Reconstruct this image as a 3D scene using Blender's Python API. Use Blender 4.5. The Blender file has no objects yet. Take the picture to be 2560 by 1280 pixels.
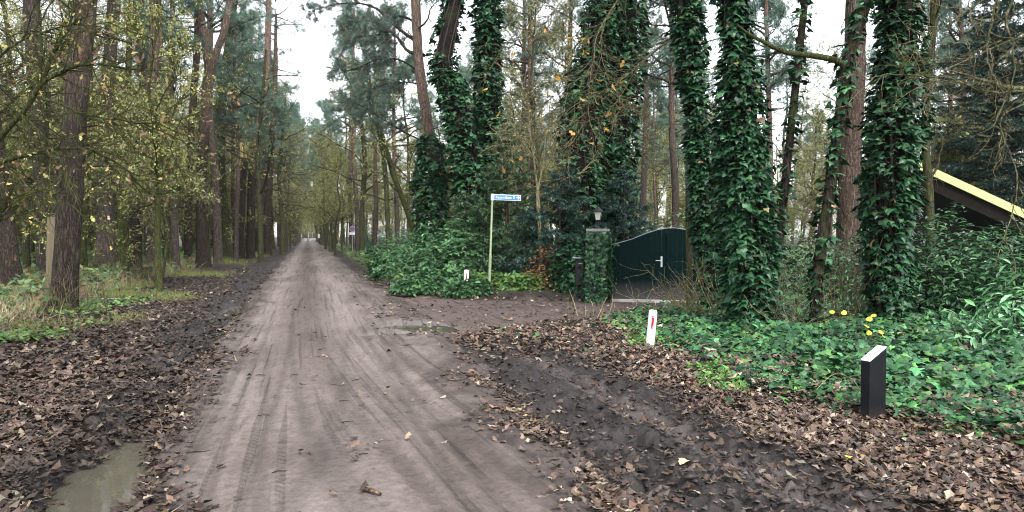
import bpy, math, random
import numpy as np
from mathutils import Vector, Matrix

# ------------------------------------------------------------------ camera, sky, sun, exposure
C = bpy.context.scene.collection
SC = bpy.context.scene
F = 1850.0                      # focal length in pixels of a 2560-wide frame
PITCH = math.atan(55 / F)
YAW = math.atan(510 / F * math.cos(PITCH))
CAMZ = 1.65
cam_d = bpy.data.cameras.new('camera')
cam_d.sensor_width = 36.0
cam_d.lens = 36.0 * F / 2560
cam_d.clip_end = 2000
cam = bpy.data.objects.new('camera', cam_d)
cam.location = (0, 0, CAMZ)
cam.rotation_euler = (math.pi / 2 - PITCH, 0, -YAW)
C.objects.link(cam)
SC.camera = cam

SUN_EL, SUN_AZ = math.radians(54), math.radians(172)   # azimuth measured from +Y towards +X
world = bpy.data.worlds.new('World')
SC.world = world
world.use_nodes = True
wn, wl = world.node_tree.nodes, world.node_tree.links
wn.clear()
sky = wn.new('ShaderNodeTexSky')
sky.sky_type = 'NISHITA'
sky.sun_disc = False
sky.sun_elevation = SUN_EL
sky.sun_rotation = SUN_AZ
sky.air_density = 1.0
sky.dust_density = 1.6
hs = wn.new('ShaderNodeHueSaturation')       # overcast: the cloud layer takes most of the blue out
hs.inputs['Saturation'].default_value = 0.22
bg = wn.new('ShaderNodeBackground')
bg.inputs['Strength'].default_value = 0.15
wo = wn.new('ShaderNodeOutputWorld')
wl.new(sky.outputs[0], hs.inputs['Color'])
wl.new(hs.outputs[0], bg.inputs['Color'])
wl.new(bg.outputs[0], wo.inputs['Surface'])

sun_d = bpy.data.lights.new('sun', 'SUN')
sun_d.energy = 1.3
sun_d.angle = math.radians(24)
sun_d.color = (1.0, 0.97, 0.93)
sun = bpy.data.objects.new('sun', sun_d)
sdir = Vector((math.sin(SUN_AZ) * math.cos(SUN_EL), math.cos(SUN_AZ) * math.cos(SUN_EL), math.sin(SUN_EL)))
sun.rotation_euler = sdir.to_track_quat('Z', 'Y').to_euler()
sun.location = (0, 0, 40)
C.objects.link(sun)
SC.view_settings.view_transform = 'Standard'
SC.view_settings.look = 'None'
SC.view_settings.exposure = 1.95
SC.view_settings.gamma = 1.0
SC.view_settings.use_curve_mapping = False
SC.cycles.max_bounces = 6
SC.cycles.diffuse_bounces = 3
SC.cycles.glossy_bounces = 2
SC.cycles.transmission_bounces = 3
SC.cycles.filter_width = 1.0
SC.cycles.use_denoising = True
SC.cycles.denoiser = 'OPENIMAGEDENOISE'
SC.cycles.denoising_input_passes = 'RGB_ALBEDO_NORMAL'
SC.cycles.denoising_prefilter = 'ACCURATE'

RNG = np.random.default_rng(7)

# ------------------------------------------------------------------ helpers: space
_f = np.array([math.sin(YAW) * math.cos(PITCH), math.cos(YAW) * math.cos(PITCH), -math.sin(PITCH)])
_r = np.array([math.cos(YAW), -math.sin(YAW), 0.0])
_u = np.cross(_r, _f)
CAM = np.array([0, 0, CAMZ])

def at(px, py, d):                                   # survey: a sighting at distance d -> a point in the place
    return CAM + d * (_f + _r * (px - 1280) / F + _u * (640 - py) / F)

def gnd(px, py, z=0.0):                              # survey: a sighting on the ground at height z
    v = _f + _r * (px - 1280) / F + _u * (640 - py) / F
    return CAM + v * ((z - CAMZ) / v[2])

def nrm(a):
    return a / np.maximum(np.linalg.norm(a, axis=-1, keepdims=True), 1e-9)

def sstep(a, b, x):
    t = np.clip((x - a) / (b - a), 0, 1)
    return t * t * (3 - 2 * t)

def _hash(ix, iy, seed):
    h = (ix.astype(np.int64) * 374761393 + iy.astype(np.int64) * 668265263 + seed * 1442695041) & 0xFFFFFFFF
    h = ((h ^ (h >> 13)) * 1274126177) & 0xFFFFFFFF
    h = h ^ (h >> 16)
    return (h & 0xFFFF) / 65535.0

def vnoise(x, y, seed=0):
    ix, iy = np.floor(x), np.floor(y)
    fx, fy = x - ix, y - iy
    fx, fy = fx * fx * (3 - 2 * fx), fy * fy * (3 - 2 * fy)
    ix, iy = ix.astype(np.int64), iy.astype(np.int64)
    a, b = _hash(ix, iy, seed), _hash(ix + 1, iy, seed)
    c, d = _hash(ix, iy + 1, seed), _hash(ix + 1, iy + 1, seed)
    return (a * (1 - fx) + b * fx) * (1 - fy) + (c * (1 - fx) + d * fx) * fy

def fbm(x, y, seed=0, o=4):
    s, a, t = 0.0, 1.0, 0.0
    for k in range(o):
        s = s + a * vnoise(x, y, seed + k * 17)
        t += a
        x, y, a = x * 2.03 + 5.1, y * 2.03 + 1.7, a * 0.5
    return s / t                                      # 0..1, mean .5

# ------------------------------------------------------------------ helpers: objects
def props(o, label=None, cat=None, group=None, kind=None):
    if label: o['label'] = label
    if cat: o['category'] = cat
    if group: o['group'] = group
    if kind: o['kind'] = kind
    return o

def thing(name, label, cat, loc, group=None, rz=0.0):
    o = bpy.data.objects.new(name, None)
    o.empty_display_size = 0.2
    C.objects.link(o)
    o.location = tuple(loc)
    o.rotation_euler = (0, 0, rz)
    return props(o, label, cat, group)

class MB:                                             # collects geometry, then makes ONE mesh object
    def __init__(s): s.v, s.f, s.t, s.m, s.sm, s.n = [], [], [], [], [], 0
    def add(s, v, f, tint=(1, 1, 1), mat=0, smooth=True):
        v = np.asarray(v, float).reshape(-1, 3)
        f = np.asarray(f, np.int64)
        if not len(f): return s
        t = np.asarray(tint, float)
        if t.ndim == 1: t = np.tile(t, (len(v), 1))
        s.v.append(v); s.t.append(t); s.f.append(f + s.n)
        s.m.append(np.full(len(f), mat)); s.sm.append(np.full(len(f), smooth)); s.n += len(v)
        return s
    def mesh(s, name, mats, origin=None):
        me = bpy.data.meshes.new(name)
        v = np.concatenate(s.v)
        if origin is not None: v = v - np.asarray(origin)
        loops = np.concatenate([f.ravel() for f in s.f])
        sizes = np.concatenate([np.full(len(f), f.shape[1]) for f in s.f])
        starts = np.concatenate([[0], np.cumsum(sizes)[:-1]])
        me.vertices.add(len(v)); me.vertices.foreach_set('co', v.astype(np.float32).ravel())
        me.loops.add(len(loops)); me.loops.foreach_set('vertex_index', loops.astype(np.int32))
        me.polygons.add(len(sizes)); me.polygons.foreach_set('loop_start', starts.astype(np.int32))
        me.polygons.foreach_set('material_index', np.concatenate(s.m).astype(np.int32))
        me.polygons.foreach_set('use_smooth', np.concatenate(s.sm).astype(bool))
        t = np.concatenate(s.t)
        a = me.attributes.new('tint', 'FLOAT_COLOR', 'POINT')
        a.data.foreach_set('color', np.concatenate([t, np.ones((len(t), 1))], 1).astype(np.float32).ravel())
        for m in (mats if isinstance(mats, (list, tuple)) else [mats]): me.materials.append(m)
        me.update(calc_edges=True)
        return me
    def build(s, name, mats, parent=None, origin=None):
        o = bpy.data.objects.new(name, s.mesh(name, mats, origin))
        C.objects.link(o)
        if parent: o.parent = parent
        return o

def link(name, me, parent=None, loc=None, rot=None, scale=None):
    o = bpy.data.objects.new(name, me)
    C.objects.link(o)
    if parent: o.parent = parent
    if loc is not None: o.location = tuple(loc)
    if rot is not None: o.rotation_euler = rot
    if scale is not None: o.scale = (scale,) * 3 if np.isscalar(scale) else scale
    return o

def tubes(P, R, S=4, tip=True):
    """P (N,K,3) centre lines, R (N,K) radii -> verts, quads"""
    P, R = np.asarray(P, float), np.asarray(R, float)
    N, K, _ = P.shape
    T = nrm(np.gradient(P, axis=1))
    mean = nrm(P[:, -1] - P[:, 0])
    ref = np.where(np.abs(mean[:, 2:3]) > 0.8, np.array([[1.0, 0.1, 0]]), np.array([[0.05, 0, 1.0]]))
    ref = np.repeat(ref[:, None], K, 1)
    U = nrm(np.cross(T, ref)); V = np.cross(T, U)
    a = np.arange(S) * 2 * np.pi / S
    v = P[:, :, None] + R[:, :, None, None] * (U[:, :, None] * np.cos(a)[:, None] + V[:, :, None] * np.sin(a)[:, None])
    idx = np.arange(N * K * S).reshape(N, K, S)
    A, B = idx[:, :-1], idx[:, 1:]
    q = np.stack([A, np.roll(A, -1, 2), np.roll(B, -1, 2), B], -1).reshape(-1, 4)
    return v.reshape(-1, 3), q

def spline(pts, n):
    """smooth resample of a polyline (Catmull-Rom); works on any column count"""
    p = np.asarray(pts, float)
    p = np.vstack([2 * p[0] - p[1], p, 2 * p[-1] - p[-2]])
    m = len(p) - 3
    t = np.linspace(0, m, n); i = np.minimum(t.astype(int), m - 1); u = (t - i)[:, None]
    a, b, c, d = p[i], p[i + 1], p[i + 2], p[i + 3]
    return 0.5 * (2 * b + (c - a) * u + (2 * a - 5 * b + 4 * c - d) * u ** 2 + (3 * b - a - 3 * c + d) * u ** 3)

def walk(rng, P0, D0, L, K, wander=0.15, lift=0.0):
    N = len(P0); P = np.zeros((N, K, 3)); P[:, 0] = P0; d = nrm(D0)
    st = (np.asarray(L) / (K - 1))[:, None]
    for k in range(1, K):
        d = nrm(d + rng.normal(0, wander, (N, 3)) + np.array([0, 0, lift]))
        P[:, k] = P[:, k - 1] + d * st
    return P

def spawn(rng, P, M, tmin, tmax, ang, par=None):
    """M child starts on parents P (N,K,3): position, direction, parent index, t"""
    N, K, _ = P.shape
    p = rng.integers(0, N, M) if par is None else par
    t = rng.uniform(tmin, tmax, M) * (K - 1)
    i = np.minimum(t.astype(int), K - 2); u = (t - i)[:, None]
    pos = P[p, i] * (1 - u) + P[p, i + 1] * u
    tan = nrm(P[p, i + 1] - P[p, i])
    q = nrm(np.cross(tan, nrm(rng.normal(0, 1, (M, 3)))))
    a = rng.normal(ang, 0.2, M)[:, None]
    return pos, nrm(tan * np.cos(a) + q * np.sin(a)), p, t / (K - 1)

def taper(r0, r1, K, pw=1.0):
    t = np.linspace(0, 1, K) ** pw
    return np.asarray(r0)[:, None] * (1 - t) + np.asarray(r1)[:, None] * t

# leaf templates: verts (x across, y along, z out of the face), tris
def fan(outline, cz):
    o = np.array(outline, float); c = np.array([[0, 0.36, cz]])
    n = len(o)
    return np.vstack([c, o]), np.array([[0, 1 + k, 1 + (k + 1) % n] for k in range(n)])
IVY = fan([(0, 0, 0), (.40, -.16, -.05), (.54, .24, -.06), (.27, .42, 0), (0, 1, -.10), (-.27, .42, 0), (-.54, .24, -.06), (-.40, -.16, -.05)], .07)
def oak_template(bend, curl, rnd):
    ys = [0, .16, .26, .40, .50, .64, .74, .88, 1.0]
    ws = [.02, .16, .09, .25, .14, .28, .15, .17, .02]
    v, f = [], []
    for y, w in zip(ys, ws):
        z = bend * (y - .5) ** 2 * 2
        v += [(-w, y - .02, z + curl * w * 1.6 + rnd.uniform(-.03, .03)), (0, y, z), (w, y - .02, z + curl * w * 1.6 + rnd.uniform(-.03, .03))]
    for k in range(len(ys) - 1):
        a = 3 * k
        f += [(a, a + 1, a + 4), (a, a + 4, a + 3), (a + 1, a + 2, a + 5), (a + 1, a + 5, a + 4)]
    return np.array(v), np.array(f)
def oak_small(bend, curl, rnd):
    v = [(0, 0, 0), (.2, .25, curl * .3), (.1, .42, 0), (.28, .65, curl * .45), (0, 1, bend), (-.28, .62, curl * .45), (-.1, .4, 0), (-.2, .22, curl * .3)]
    return np.array(v), np.array([(0, 1, 2), (0, 2, 6), (0, 6, 7), (2, 3, 4), (2, 4, 6), (4, 5, 6)])
_rnd = random.Random(3)
OAKS = [oak_template(_rnd.uniform(-.5, .6), _rnd.uniform(-.7, .9), _rnd) for _ in range(6)]
OAKS_S = [oak_small(_rnd.uniform(-.4, .5), _rnd.uniform(-.7, .9), _rnd) for _ in range(4)]
LAUREL = (np.array([(0, 0, 0), (.13, .3, .05), (0, .33, 0), (-.13, .3, .05), (.14, .65, .05), (0, .67, -.02), (-.14, .65, .05), (0, 1, -.1)]),
          np.array([(0, 1, 2), (0, 2, 3), (1, 4, 5), (1, 5, 2), (3, 2, 5), (3, 5, 6), (4, 7, 5), (6, 5, 7)]))
def _bramble():
    V, T, n = [], [], 0
    for a, s, o in ((0, 1.0, (0, .25, 0)), (1.25, .8, (.05, .12, 0)), (-1.25, .8, (-.05, .12, 0))):
        b = np.array([(0, 0, 0), (.24, .3, .05), (.17, .62, .03), (0, .85, -.08), (-.17, .62, .03), (-.24, .3, .05)]) * s
        c, si = math.cos(a), math.sin(a)
        b = np.stack([b[:, 0] * c + b[:, 1] * si, -b[:, 0] * si + b[:, 1] * c, b[:, 2]], 1) + o
        V.append(b); T += [(n, n + 1, n + 2), (n, n + 2, n + 3), (n, n + 3, n + 4), (n, n + 4, n + 5)]; n += 6
    return np.vstack(V), np.array(T)
BRAMBLE = _bramble()
QUAD = (np.array([(-.32, 0, 0), (.1, .1, 0), (.3, .6, .1), (0, 1, 0), (-.25, .55, .1)]), np.array([(0, 1, 2), (0, 2, 4), (4, 2, 3)]))
def needle_tuft(n, w, seed, spread=0.9):
    r = np.random.default_rng(seed); V, T = [], []
    for k in range(n):
        d = nrm(np.array([r.normal(0, spread), r.uniform(.1, 1.0), r.normal(0, spread)]))
        s = nrm(np.cross(d, r.normal(0, 1, 3))) * w
        L = r.uniform(.7, 1.0)
        o = np.array([0, r.uniform(-.3, .4), 0])
        V += [o - s, o + s, o + d * L]; T.append((3 * k, 3 * k + 1, 3 * k + 2))
    return np.array(V), np.array(T)
PINE_T = [needle_tuft(11, .042, k) for k in range(3)]
BLADE = (np.array([(-.016, 0, 0), (.016, 0, 0), (.014, .5, .05), (-.010, .55, .05), (0, 1, .3)]), np.array([(0, 1, 2), (0, 2, 3), (3, 2, 4)]))

def scatter(mb, tmpl, pos, normal, tip, size, tint, mat=0, smooth=False):
    v, f = tmpl; N = len(pos)
    if N == 0: return
    n = nrm(normal); y = nrm(tip - n * (tip * n).sum(1, keepdims=True)); x = np.cross(y, n)
    s = np.asarray(size)
    if s.ndim == 0: s = np.full(N, float(s))
    W = pos[:, None] + s[:, None, None] * (x[:, None] * v[None, :, 0:1] + y[:, None] * v[None, :, 1:2] + n[:, None] * v[None, :, 2:3])
    fi = (f[None] + (np.arange(N) * len(v))[:, None, None]).reshape(-1, f.shape[1])
    mb.add(W.reshape(-1, 3), fi, np.repeat(np.asarray(tint), len(v), 0), mat, smooth)

def tints(rng, N, cols, var=0.18):
    c = np.array(cols)[rng.integers(0, len(cols), N)]
    return np.clip(c * np.exp(rng.normal(0, var, (N, 1))) * np.exp(rng.normal(0, var * .16, (N, 3))), 0.002, .9)

def box(mb, c, s, tint=(1, 1, 1), mat=0, M=None, bevel=0.0):
    x, y, z = (np.array(s) / 2)
    v = np.array([(a * x, b * y, d * z) for d in (-1, 1) for b in (-1, 1) for a in (-1, 1)], float)
    f = np.array([(0, 2, 3, 1), (4, 5, 7, 6), (0, 1, 5, 4), (2, 6, 7, 3), (0, 4, 6, 2), (1, 3, 7, 5)])
    v = v + np.array(c)
    if M is not None: v = v @ np.asarray(M).T
    mb.add(v, f, tint, mat, False)

def lathe(mb, prof, S=12, tint=(1, 1, 1), mat=0, origin=(0, 0, 0), smooth=True):
    prof = np.array(prof, float); a = np.arange(S) * 2 * np.pi / S
    v = np.stack([prof[:, None, 0] * np.cos(a), prof[:, None, 0] * np.sin(a), np.repeat(prof[:, 1:2], S, 1)], -1)
    idx = np.arange(len(prof) * S).reshape(-1, S)
    q = np.stack([idx[:-1], np.roll(idx[:-1], -1, 1), np.roll(idx[1:], -1, 1), idx[1:]], -1).reshape(-1, 4)
    mb.add(v.reshape(-1, 3) + np.array(origin), q, tint, mat, smooth)

def bevel(o, w=0.01, seg=2):
    m = o.modifiers.new('bevel', 'BEVEL'); m.width = w; m.segments = seg; m.limit_method = 'ANGLE'
    return o

# ------------------------------------------------------------------ materials
def newmat(name):
    m = bpy.data.materials.new(name); m.use_nodes = True
    nt = m.node_tree; nt.nodes.clear()
    out = nt.nodes.new('ShaderNodeOutputMaterial')
    b = nt.nodes.new('ShaderNodeBsdfPrincipled')
    nt.links.new(b.outputs[0], out.inputs['Surface'])
    return m, nt, b, out
def N(nt, t, **k):
    n = nt.nodes.new(t)
    for a, v in k.items():
        if a in n.inputs: n.inputs[a].default_value = v
        else: setattr(n, a, v)
    return n
def math_(nt, op, a, b=None, c=None):
    n = nt.nodes.new('ShaderNodeMath'); n.operation = op
    for i, x in enumerate((a, b, c)):
        if x is None: continue
        if hasattr(x, 'is_linked'): nt.links.new(x, n.inputs[i])
        else: n.inputs[i].default_value = x
    return n.outputs[0]
def mul(nt, col, fac):
    n = nt.nodes.new('ShaderNodeVectorMath'); n.operation = 'SCALE'
    nt.links.new(col, n.inputs[0])
    if hasattr(fac, 'is_linked'): nt.links.new(fac, n.inputs['Scale'])
    else: n.inputs['Scale'].default_value = fac
    return n.outputs[0]
def mixc(nt, fac, a, b):
    n = nt.nodes.new('ShaderNodeMix'); n.data_type = 'RGBA'
    if hasattr(fac, 'is_linked'): nt.links.new(fac, n.inputs[0])
    else: n.inputs[0].default_value = fac
    for i, x in ((6, a), (7, b)):
        if hasattr(x, 'is_linked'): nt.links.new(x, n.inputs[i])
        else: n.inputs[i].default_value = (*x, 1)
    return n.outputs[2]
def coord(nt, scale, kind='Object'):
    tc = nt.nodes.new('ShaderNodeTexCoord'); mp = nt.nodes.new('ShaderNodeMapping')
    mp.inputs['Scale'].default_value = scale
    nt.links.new(tc.outputs[kind], mp.inputs['Vector'])
    return mp.outputs[0]
def noise(nt, scale, detail=4.0, rough=.6, vec=(1, 1, 1), kind='Object'):
    n = N(nt, 'ShaderNodeTexNoise', Scale=scale, Detail=detail, Roughness=rough)
    nt.links.new(coord(nt, vec, kind), n.inputs['Vector'])
    return n.outputs['Fac']
def ramp(nt, x, a, b, lo=0.0, hi=1.0):
    n = nt.nodes.new('ShaderNodeMapRange'); n.clamp = True
    nt.links.new(x, n.inputs[0])
    for i, v in enumerate((a, b, lo, hi)): n.inputs[i + 1].default_value = v
    return n.outputs[0]
def tint(nt, name='tint'):
    a = nt.nodes.new('ShaderNodeAttribute'); a.attribute_name = name
    return a
def bump(nt, b, h, strength, dist):
    n = N(nt, 'ShaderNodeBump', Strength=strength, Distance=dist)
    nt.links.new(h, n.inputs['Height']); nt.links.new(n.outputs[0], b.inputs['Normal'])

def leaf_mat(name, rough=.45, trans=.25, spec=.5, ivy=False):
    m, nt, b, out = newmat(name)
    col = tint(nt).outputs['Color']
    nz = noise(nt, 60 if ivy else 40, 2)
    c = mul(nt, col, ramp(nt, nz, .3, .7, .72, 1.28))
    nt.links.new(c, b.inputs['Base Color'])
    b.inputs['Roughness'].default_value = rough
    b.inputs['Specular IOR Level'].default_value = spec
    if trans > 0:
        t = nt.nodes.new('ShaderNodeBsdfTranslucent'); nt.links.new(c, t.inputs['Color'])
        mx = nt.nodes.new('ShaderNodeMixShader'); mx.inputs[0].default_value = trans
        nt.links.new(b.outputs[0], mx.inputs[1]); nt.links.new(t.outputs[0], mx.inputs[2])
        nt.links.new(mx.outputs[0], out.inputs['Surface'])
    return m
def bark_mat(name, plates=True, moss=0.0, scale=1.0):
    m, nt, b, out = newmat(name)
    col = tint(nt).outputs['Color']
    if plates:
        v = N(nt, 'ShaderNodeTexVoronoi', Scale=19.0 * scale, feature='DISTANCE_TO_EDGE')
        cv = coord(nt, (1, 1, .17))
        w = N(nt, 'ShaderNodeTexNoise', Scale=9.0, Detail=3.0)
        nt.links.new(cv, w.inputs['Vector'])
        add = nt.nodes.new('ShaderNodeVectorMath'); add.operation = 'MULTIPLY_ADD'
        nt.links.new(w.outputs['Color'], add.inputs[0]); add.inputs[1].default_value = (.22, .22, .22)
        nt.links.new(cv, add.inputs[2]); nt.links.new(add.outputs[0], v.inputs['Vector'])
        crack = math_(nt, 'MULTIPLY', ramp(nt, v.outputs['Distance'], 0.0, .22, .42, 1.05), ramp(nt, noise(nt, 14, 5, .7, (1, 1, .22)), .35, .65, .62, 1.2))
    else:
        crack = ramp(nt, noise(nt, 30 * scale, 5, .7, (1, 1, .16)), .36, .60, .22, 1.1)
    fine = ramp(nt, noise(nt, 45, 4, .7, (1, 1, .5)), .3, .7, .65, 1.3)
    c = mul(nt, mul(nt, col, crack), fine)
    big = noise(nt, 2.2, 4, .65)
    c = mixc(nt, ramp(nt, big, .52 - .1 * moss, .75 - .15 * moss, 0, .35 + .6 * moss), c, (.06, .085, .022))
    nt.links.new(c, b.inputs['Base Color'])
    b.inputs['Roughness'].default_value = .85
    b.inputs['Specular IOR Level'].default_value = .1
    bump(nt, b, math_(nt, 'ADD', crack, math_(nt, 'MULTIPLY', fine, .3)), 1.0, .035)
    return m
def plain(name, col, rough=.5, spec=.5, metal=0.0, dirt=.25, scale=8.0, dirtcol=None, bumps=.1):
    m, nt, b, out = newmat(name)
    n = noise(nt, scale, 6, .65)
    dc = dirtcol or tuple(x * .45 for x in col)
    c = mixc(nt, ramp(nt, n, .45, .75, 0, dirt), col, dc)
    nt.links.new(c, b.inputs['Base Color'])
    nt.links.new(ramp(nt, n, .3, .7, rough * .8, min(1, rough * 1.25)), b.inputs['Roughness'])
    b.inputs['Specular IOR Level'].default_value = spec
    b.inputs['Metallic'].default_value = metal
    bump(nt, b, n, bumps, .01)
    return m

M_IVY = leaf_mat('ivy_leaf', .36, .06, .2, True)
M_LEAF = leaf_mat('broad_leaf', .5, .45)
M_LITTER = leaf_mat('fallen_leaf', .5, .0, .25)
M_NEEDLE = leaf_mat('needles', .6, .15)
M_GRASS = leaf_mat('grass_blade', .6, .3)
M_PINE = bark_mat('pine_bark')
M_OAK = bark_mat('oak_bark', False, .6)
M_TWIG = bark_mat('twig_bark', False, .25)
M_IVYCORE = plain('ivy_stem', (.020, .015, .011), .9)  # stem colour darkened to put shade between the ivy leaves

# ------------------------------------------------------------------ ground: masks, heights, colours
def poly_x(pix):                                     # an edge surveyed as sightings -> x as a function of y
    g = np.array([gnd(*p)[:2] for p in pix]); g = g[np.argsort(g[:, 1])]
    return g
E_left = poly_x([(330, 1280), (425, 1080), (520, 910), (590, 805), (645, 730), (692, 670), (728, 630), (755, 602)])
E_right = poly_x([(1560, 1280), (1360, 1100), (1210, 960), (1120, 850), (1060, 790), (985, 742), (930, 712), (868, 668), (828, 630), (800, 602)])
def xl(y): return np.interp(y, E_left[:, 1], E_left[:, 0])
def xr(y): return np.interp(y, E_right[:, 1], E_right[:, 0])
TRK_N = np.array([gnd(*p)[:2] for p in [(985, 742), (1150, 748), (1350, 751), (1520, 752), (1760, 758)]])
TRK_S = np.array([gnd(*p)[:2] for p in [(1110, 850), (1250, 818), (1400, 798), (1560, 786), (1760, 778)]])
def trk_n(x): return np.interp(x, TRK_N[:, 0], TRK_N[:, 1])
def trk_s(x): return np.interp(x, TRK_S[:, 0], TRK_S[:, 1])
IVYB = np.array([gnd(*p)[:2] for p in [(1560, 806), (1600, 835), (1650, 868), (1780, 915), (1830, 965), (1990, 1000), (2130, 1035), (2240, 1050), (2560, 1140), (2900, 1230)]])
IVYB = IVYB[np.argsort(IVYB[:, 1])]
def ivy_x(y): return np.interp(y, IVYB[:, 1], IVYB[:, 0])       # ground ivy grows to the right of this line

def lateral(x, y):                                   # a coordinate across the wheel tracks, which bend right near the junction
    c = 0.62 * np.clip((12.5 - y) / 8.5, 0, 1.2) ** 1.4
    return x - c * sstep(-.35, .75, x)
RUTS = [(-.82, .34), (.68, .36)]
TRACKS = [(-1.0, .05, 0.0, .012), (-.86, .05, .01, .010), (-.62, .04, -.008, .012), (-.35, .04, .012, .008), (.16, .06, 0.0, .02), (.34, .05, .004, .012),
          (.55, .045, -.004, .012), (.80, .06, .006, .018), (1.02, .05, 0.0, .012), (-.12, .05, -.018, .01), (1.25, .06, .01, .018), (.45, .055, .075, .012), (.62, .055, .085, .012), (-.35, .05, -.05, .010), (-.05, .05, .11, .010)]

def masks(x, y):
    n1 = fbm(x * 1.3, y * 1.3, 3) - .5
    n2 = fbm(x * 4.5, y * 4.5, 11) - .5
    n3 = fbm(x * 15, y * 15, 23, 3) - .5
    e = n1 * .55 + n2 * .35
    back = np.where(y < 3.5, 0, 0)
    road = sstep(-.12, .12, (x - xl(y)) + e * .5) * sstep(-.16, .16, (xr(y) - x) + e * .7)
    side = sstep(-.1, .25, (trk_n(x) - y) + e * .8) * sstep(-.15, .3, (y - trk_s(x)) + e * 1.2) * (x > xr(np.full_like(x, 15)) - 1.2) * sstep(12.5, 9.5, x)
    bare = np.maximum(road, side)
    ivy = sstep(-.12, .2, (x - ivy_x(y)) + e * .8) * (x > 3.5) * sstep(0, .4, trk_s(x) - y + (x > 9.5) * 40)
    bank = sstep(0, .35, (y - trk_n(x)) + e * .7 - .05) * sstep(.35, .8, x - xr(y) + e * .6) * (x < 9.3 + 60 * (y > 17.5))  # brambles past the side track
    churn = sstep(-.2, .3, x - xr(y) + e) * sstep(2.0, .9, x - xr(y) - .07 * np.clip(12 - y, 0, 9) + e * 1.6) * sstep(11.5, 8.5, y)
    dl = xl(y) - x
    verge = sstep(0.0, .3, dl + e * .6)
    lmud = verge * sstep(1.25, .55, dl + e * 1.2)
    wood = sstep(3.0, 4.6, dl + e * 1.8) * (y > 2)                # the wood's edge on the left
    grassl = sstep(.5, .75, fbm(x * .55, y * .3, 51) + .12 * sstep(14, 30, y)) * sstep(1.1, 1.9, dl + e) * sstep(4.6, 3.2, dl) * sstep(11, 15, y)
    return dict(road=road, side=side, bare=bare, ivy=ivy, bank=bank, churn=churn, verge=verge, lmud=lmud, wood=wood, grassl=grassl, n1=n1, n2=n2, n3=n3, dl=dl)

POOLS = []                                            # (cx, cy, rx, ry, depth, rot)
def pool(px, py, rx, ry, dep, rot=0.0): g = gnd(px, py); POOLS.append((g[0], g[1], rx, ry, dep, rot))
pool(256, 1195, .22, 1.25, .085, .06)
pool(1042, 820, .42, .62, .05, .5)
pool(1000, 836, .36, .20, .045, .0)
pool(585, 775, .24, 1.1, .06, .0)
def height(x, y, m=None):
    if m is None: m = masks(x, y)
    far = sstep(45, 20, y)
    s = lateral(x, y)
    h = .05 * (fbm(x * .5, y * .5, 71) - .5)
    h = h + m['road'] * (.05 - .03 * np.exp(-((s + .1) / .35) ** 2) * 0)
    for c, w in RUTS: h = h - .045 * m['road'] * np.exp(-((s - c) / w) ** 2)
    near = sstep(22, 6, y) * m['road']
    for c, w, k, dp in TRACKS:
        d = s - c - k * (y - 6) - .03 * np.sin(y * .5 + c * 9)
        tread = .8 + .2 * np.sin(y * 36 + d * 20) * sstep(9, 6, y)
        h = h - near * dp * .75 * np.exp(-(d / w) ** 4) * tread + near * dp * .3 * np.exp(-((np.abs(d) - w * 1.35) / (w * .4)) ** 2)
    h = h + m['road'] * .012 * m['n2'] + m['road'] * .007 * m['n3']
    # dug-up mud and ridges
    ridge = np.exp(-((m['dl'] - .55 + .3 * m['n1']) / .16) ** 2) * sstep(13, 8, y)
    h = h + .09 * ridge * (.6 + m['n2'] * 1.6)
    rough = np.maximum(m['lmud'], m['churn']) * far
    h = h + rough * (.16 * m['n2'] + .09 * m['n3'])
    rr = x - xr(y) - .07 * np.clip(12 - y, 0, 9)
    h = h - m['churn'] * .07 * np.exp(-((rr - .75) / .22) ** 2) + m['churn'] * .06 * np.exp(-((rr - .35) / .16) ** 2) + m['churn'] * .05 * np.exp(-((rr - 1.15) / .18) ** 2)
    h = h + m['verge'] * (.05 + .10 * sstep(1, 4, m['dl'])) + m['wood'] * (.10 * m['n1'] + .05 * m['n2'])
    h = h + m['ivy'] * (.06 + .05 * m['n1']) + m['bank'] * (.14 + .2 * m['n1'])
    h = h + (1 - m['bare']) * .03 * m['n2'] * far
    for cx, cy, rx, ry, dp, ro in POOLS:
        dx, dy = x - cx, y - cy
        u, v = dx * math.cos(ro) + dy * math.sin(ro), -dx * math.sin(ro) + dy * math.cos(ro)
        q = (u / rx) ** 2 + (v / ry) ** 2 + m['n1'] * 1.3 + m['n2'] * .8
        w = sstep(2.6, .25, q)
        h = h * (1 - w) + w * (-dp - .01 + .02 * m['n2'])
    return h
def H(x, y):
    return float(height(np.array([float(x)]), np.array([float(y)]))[0])

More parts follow.
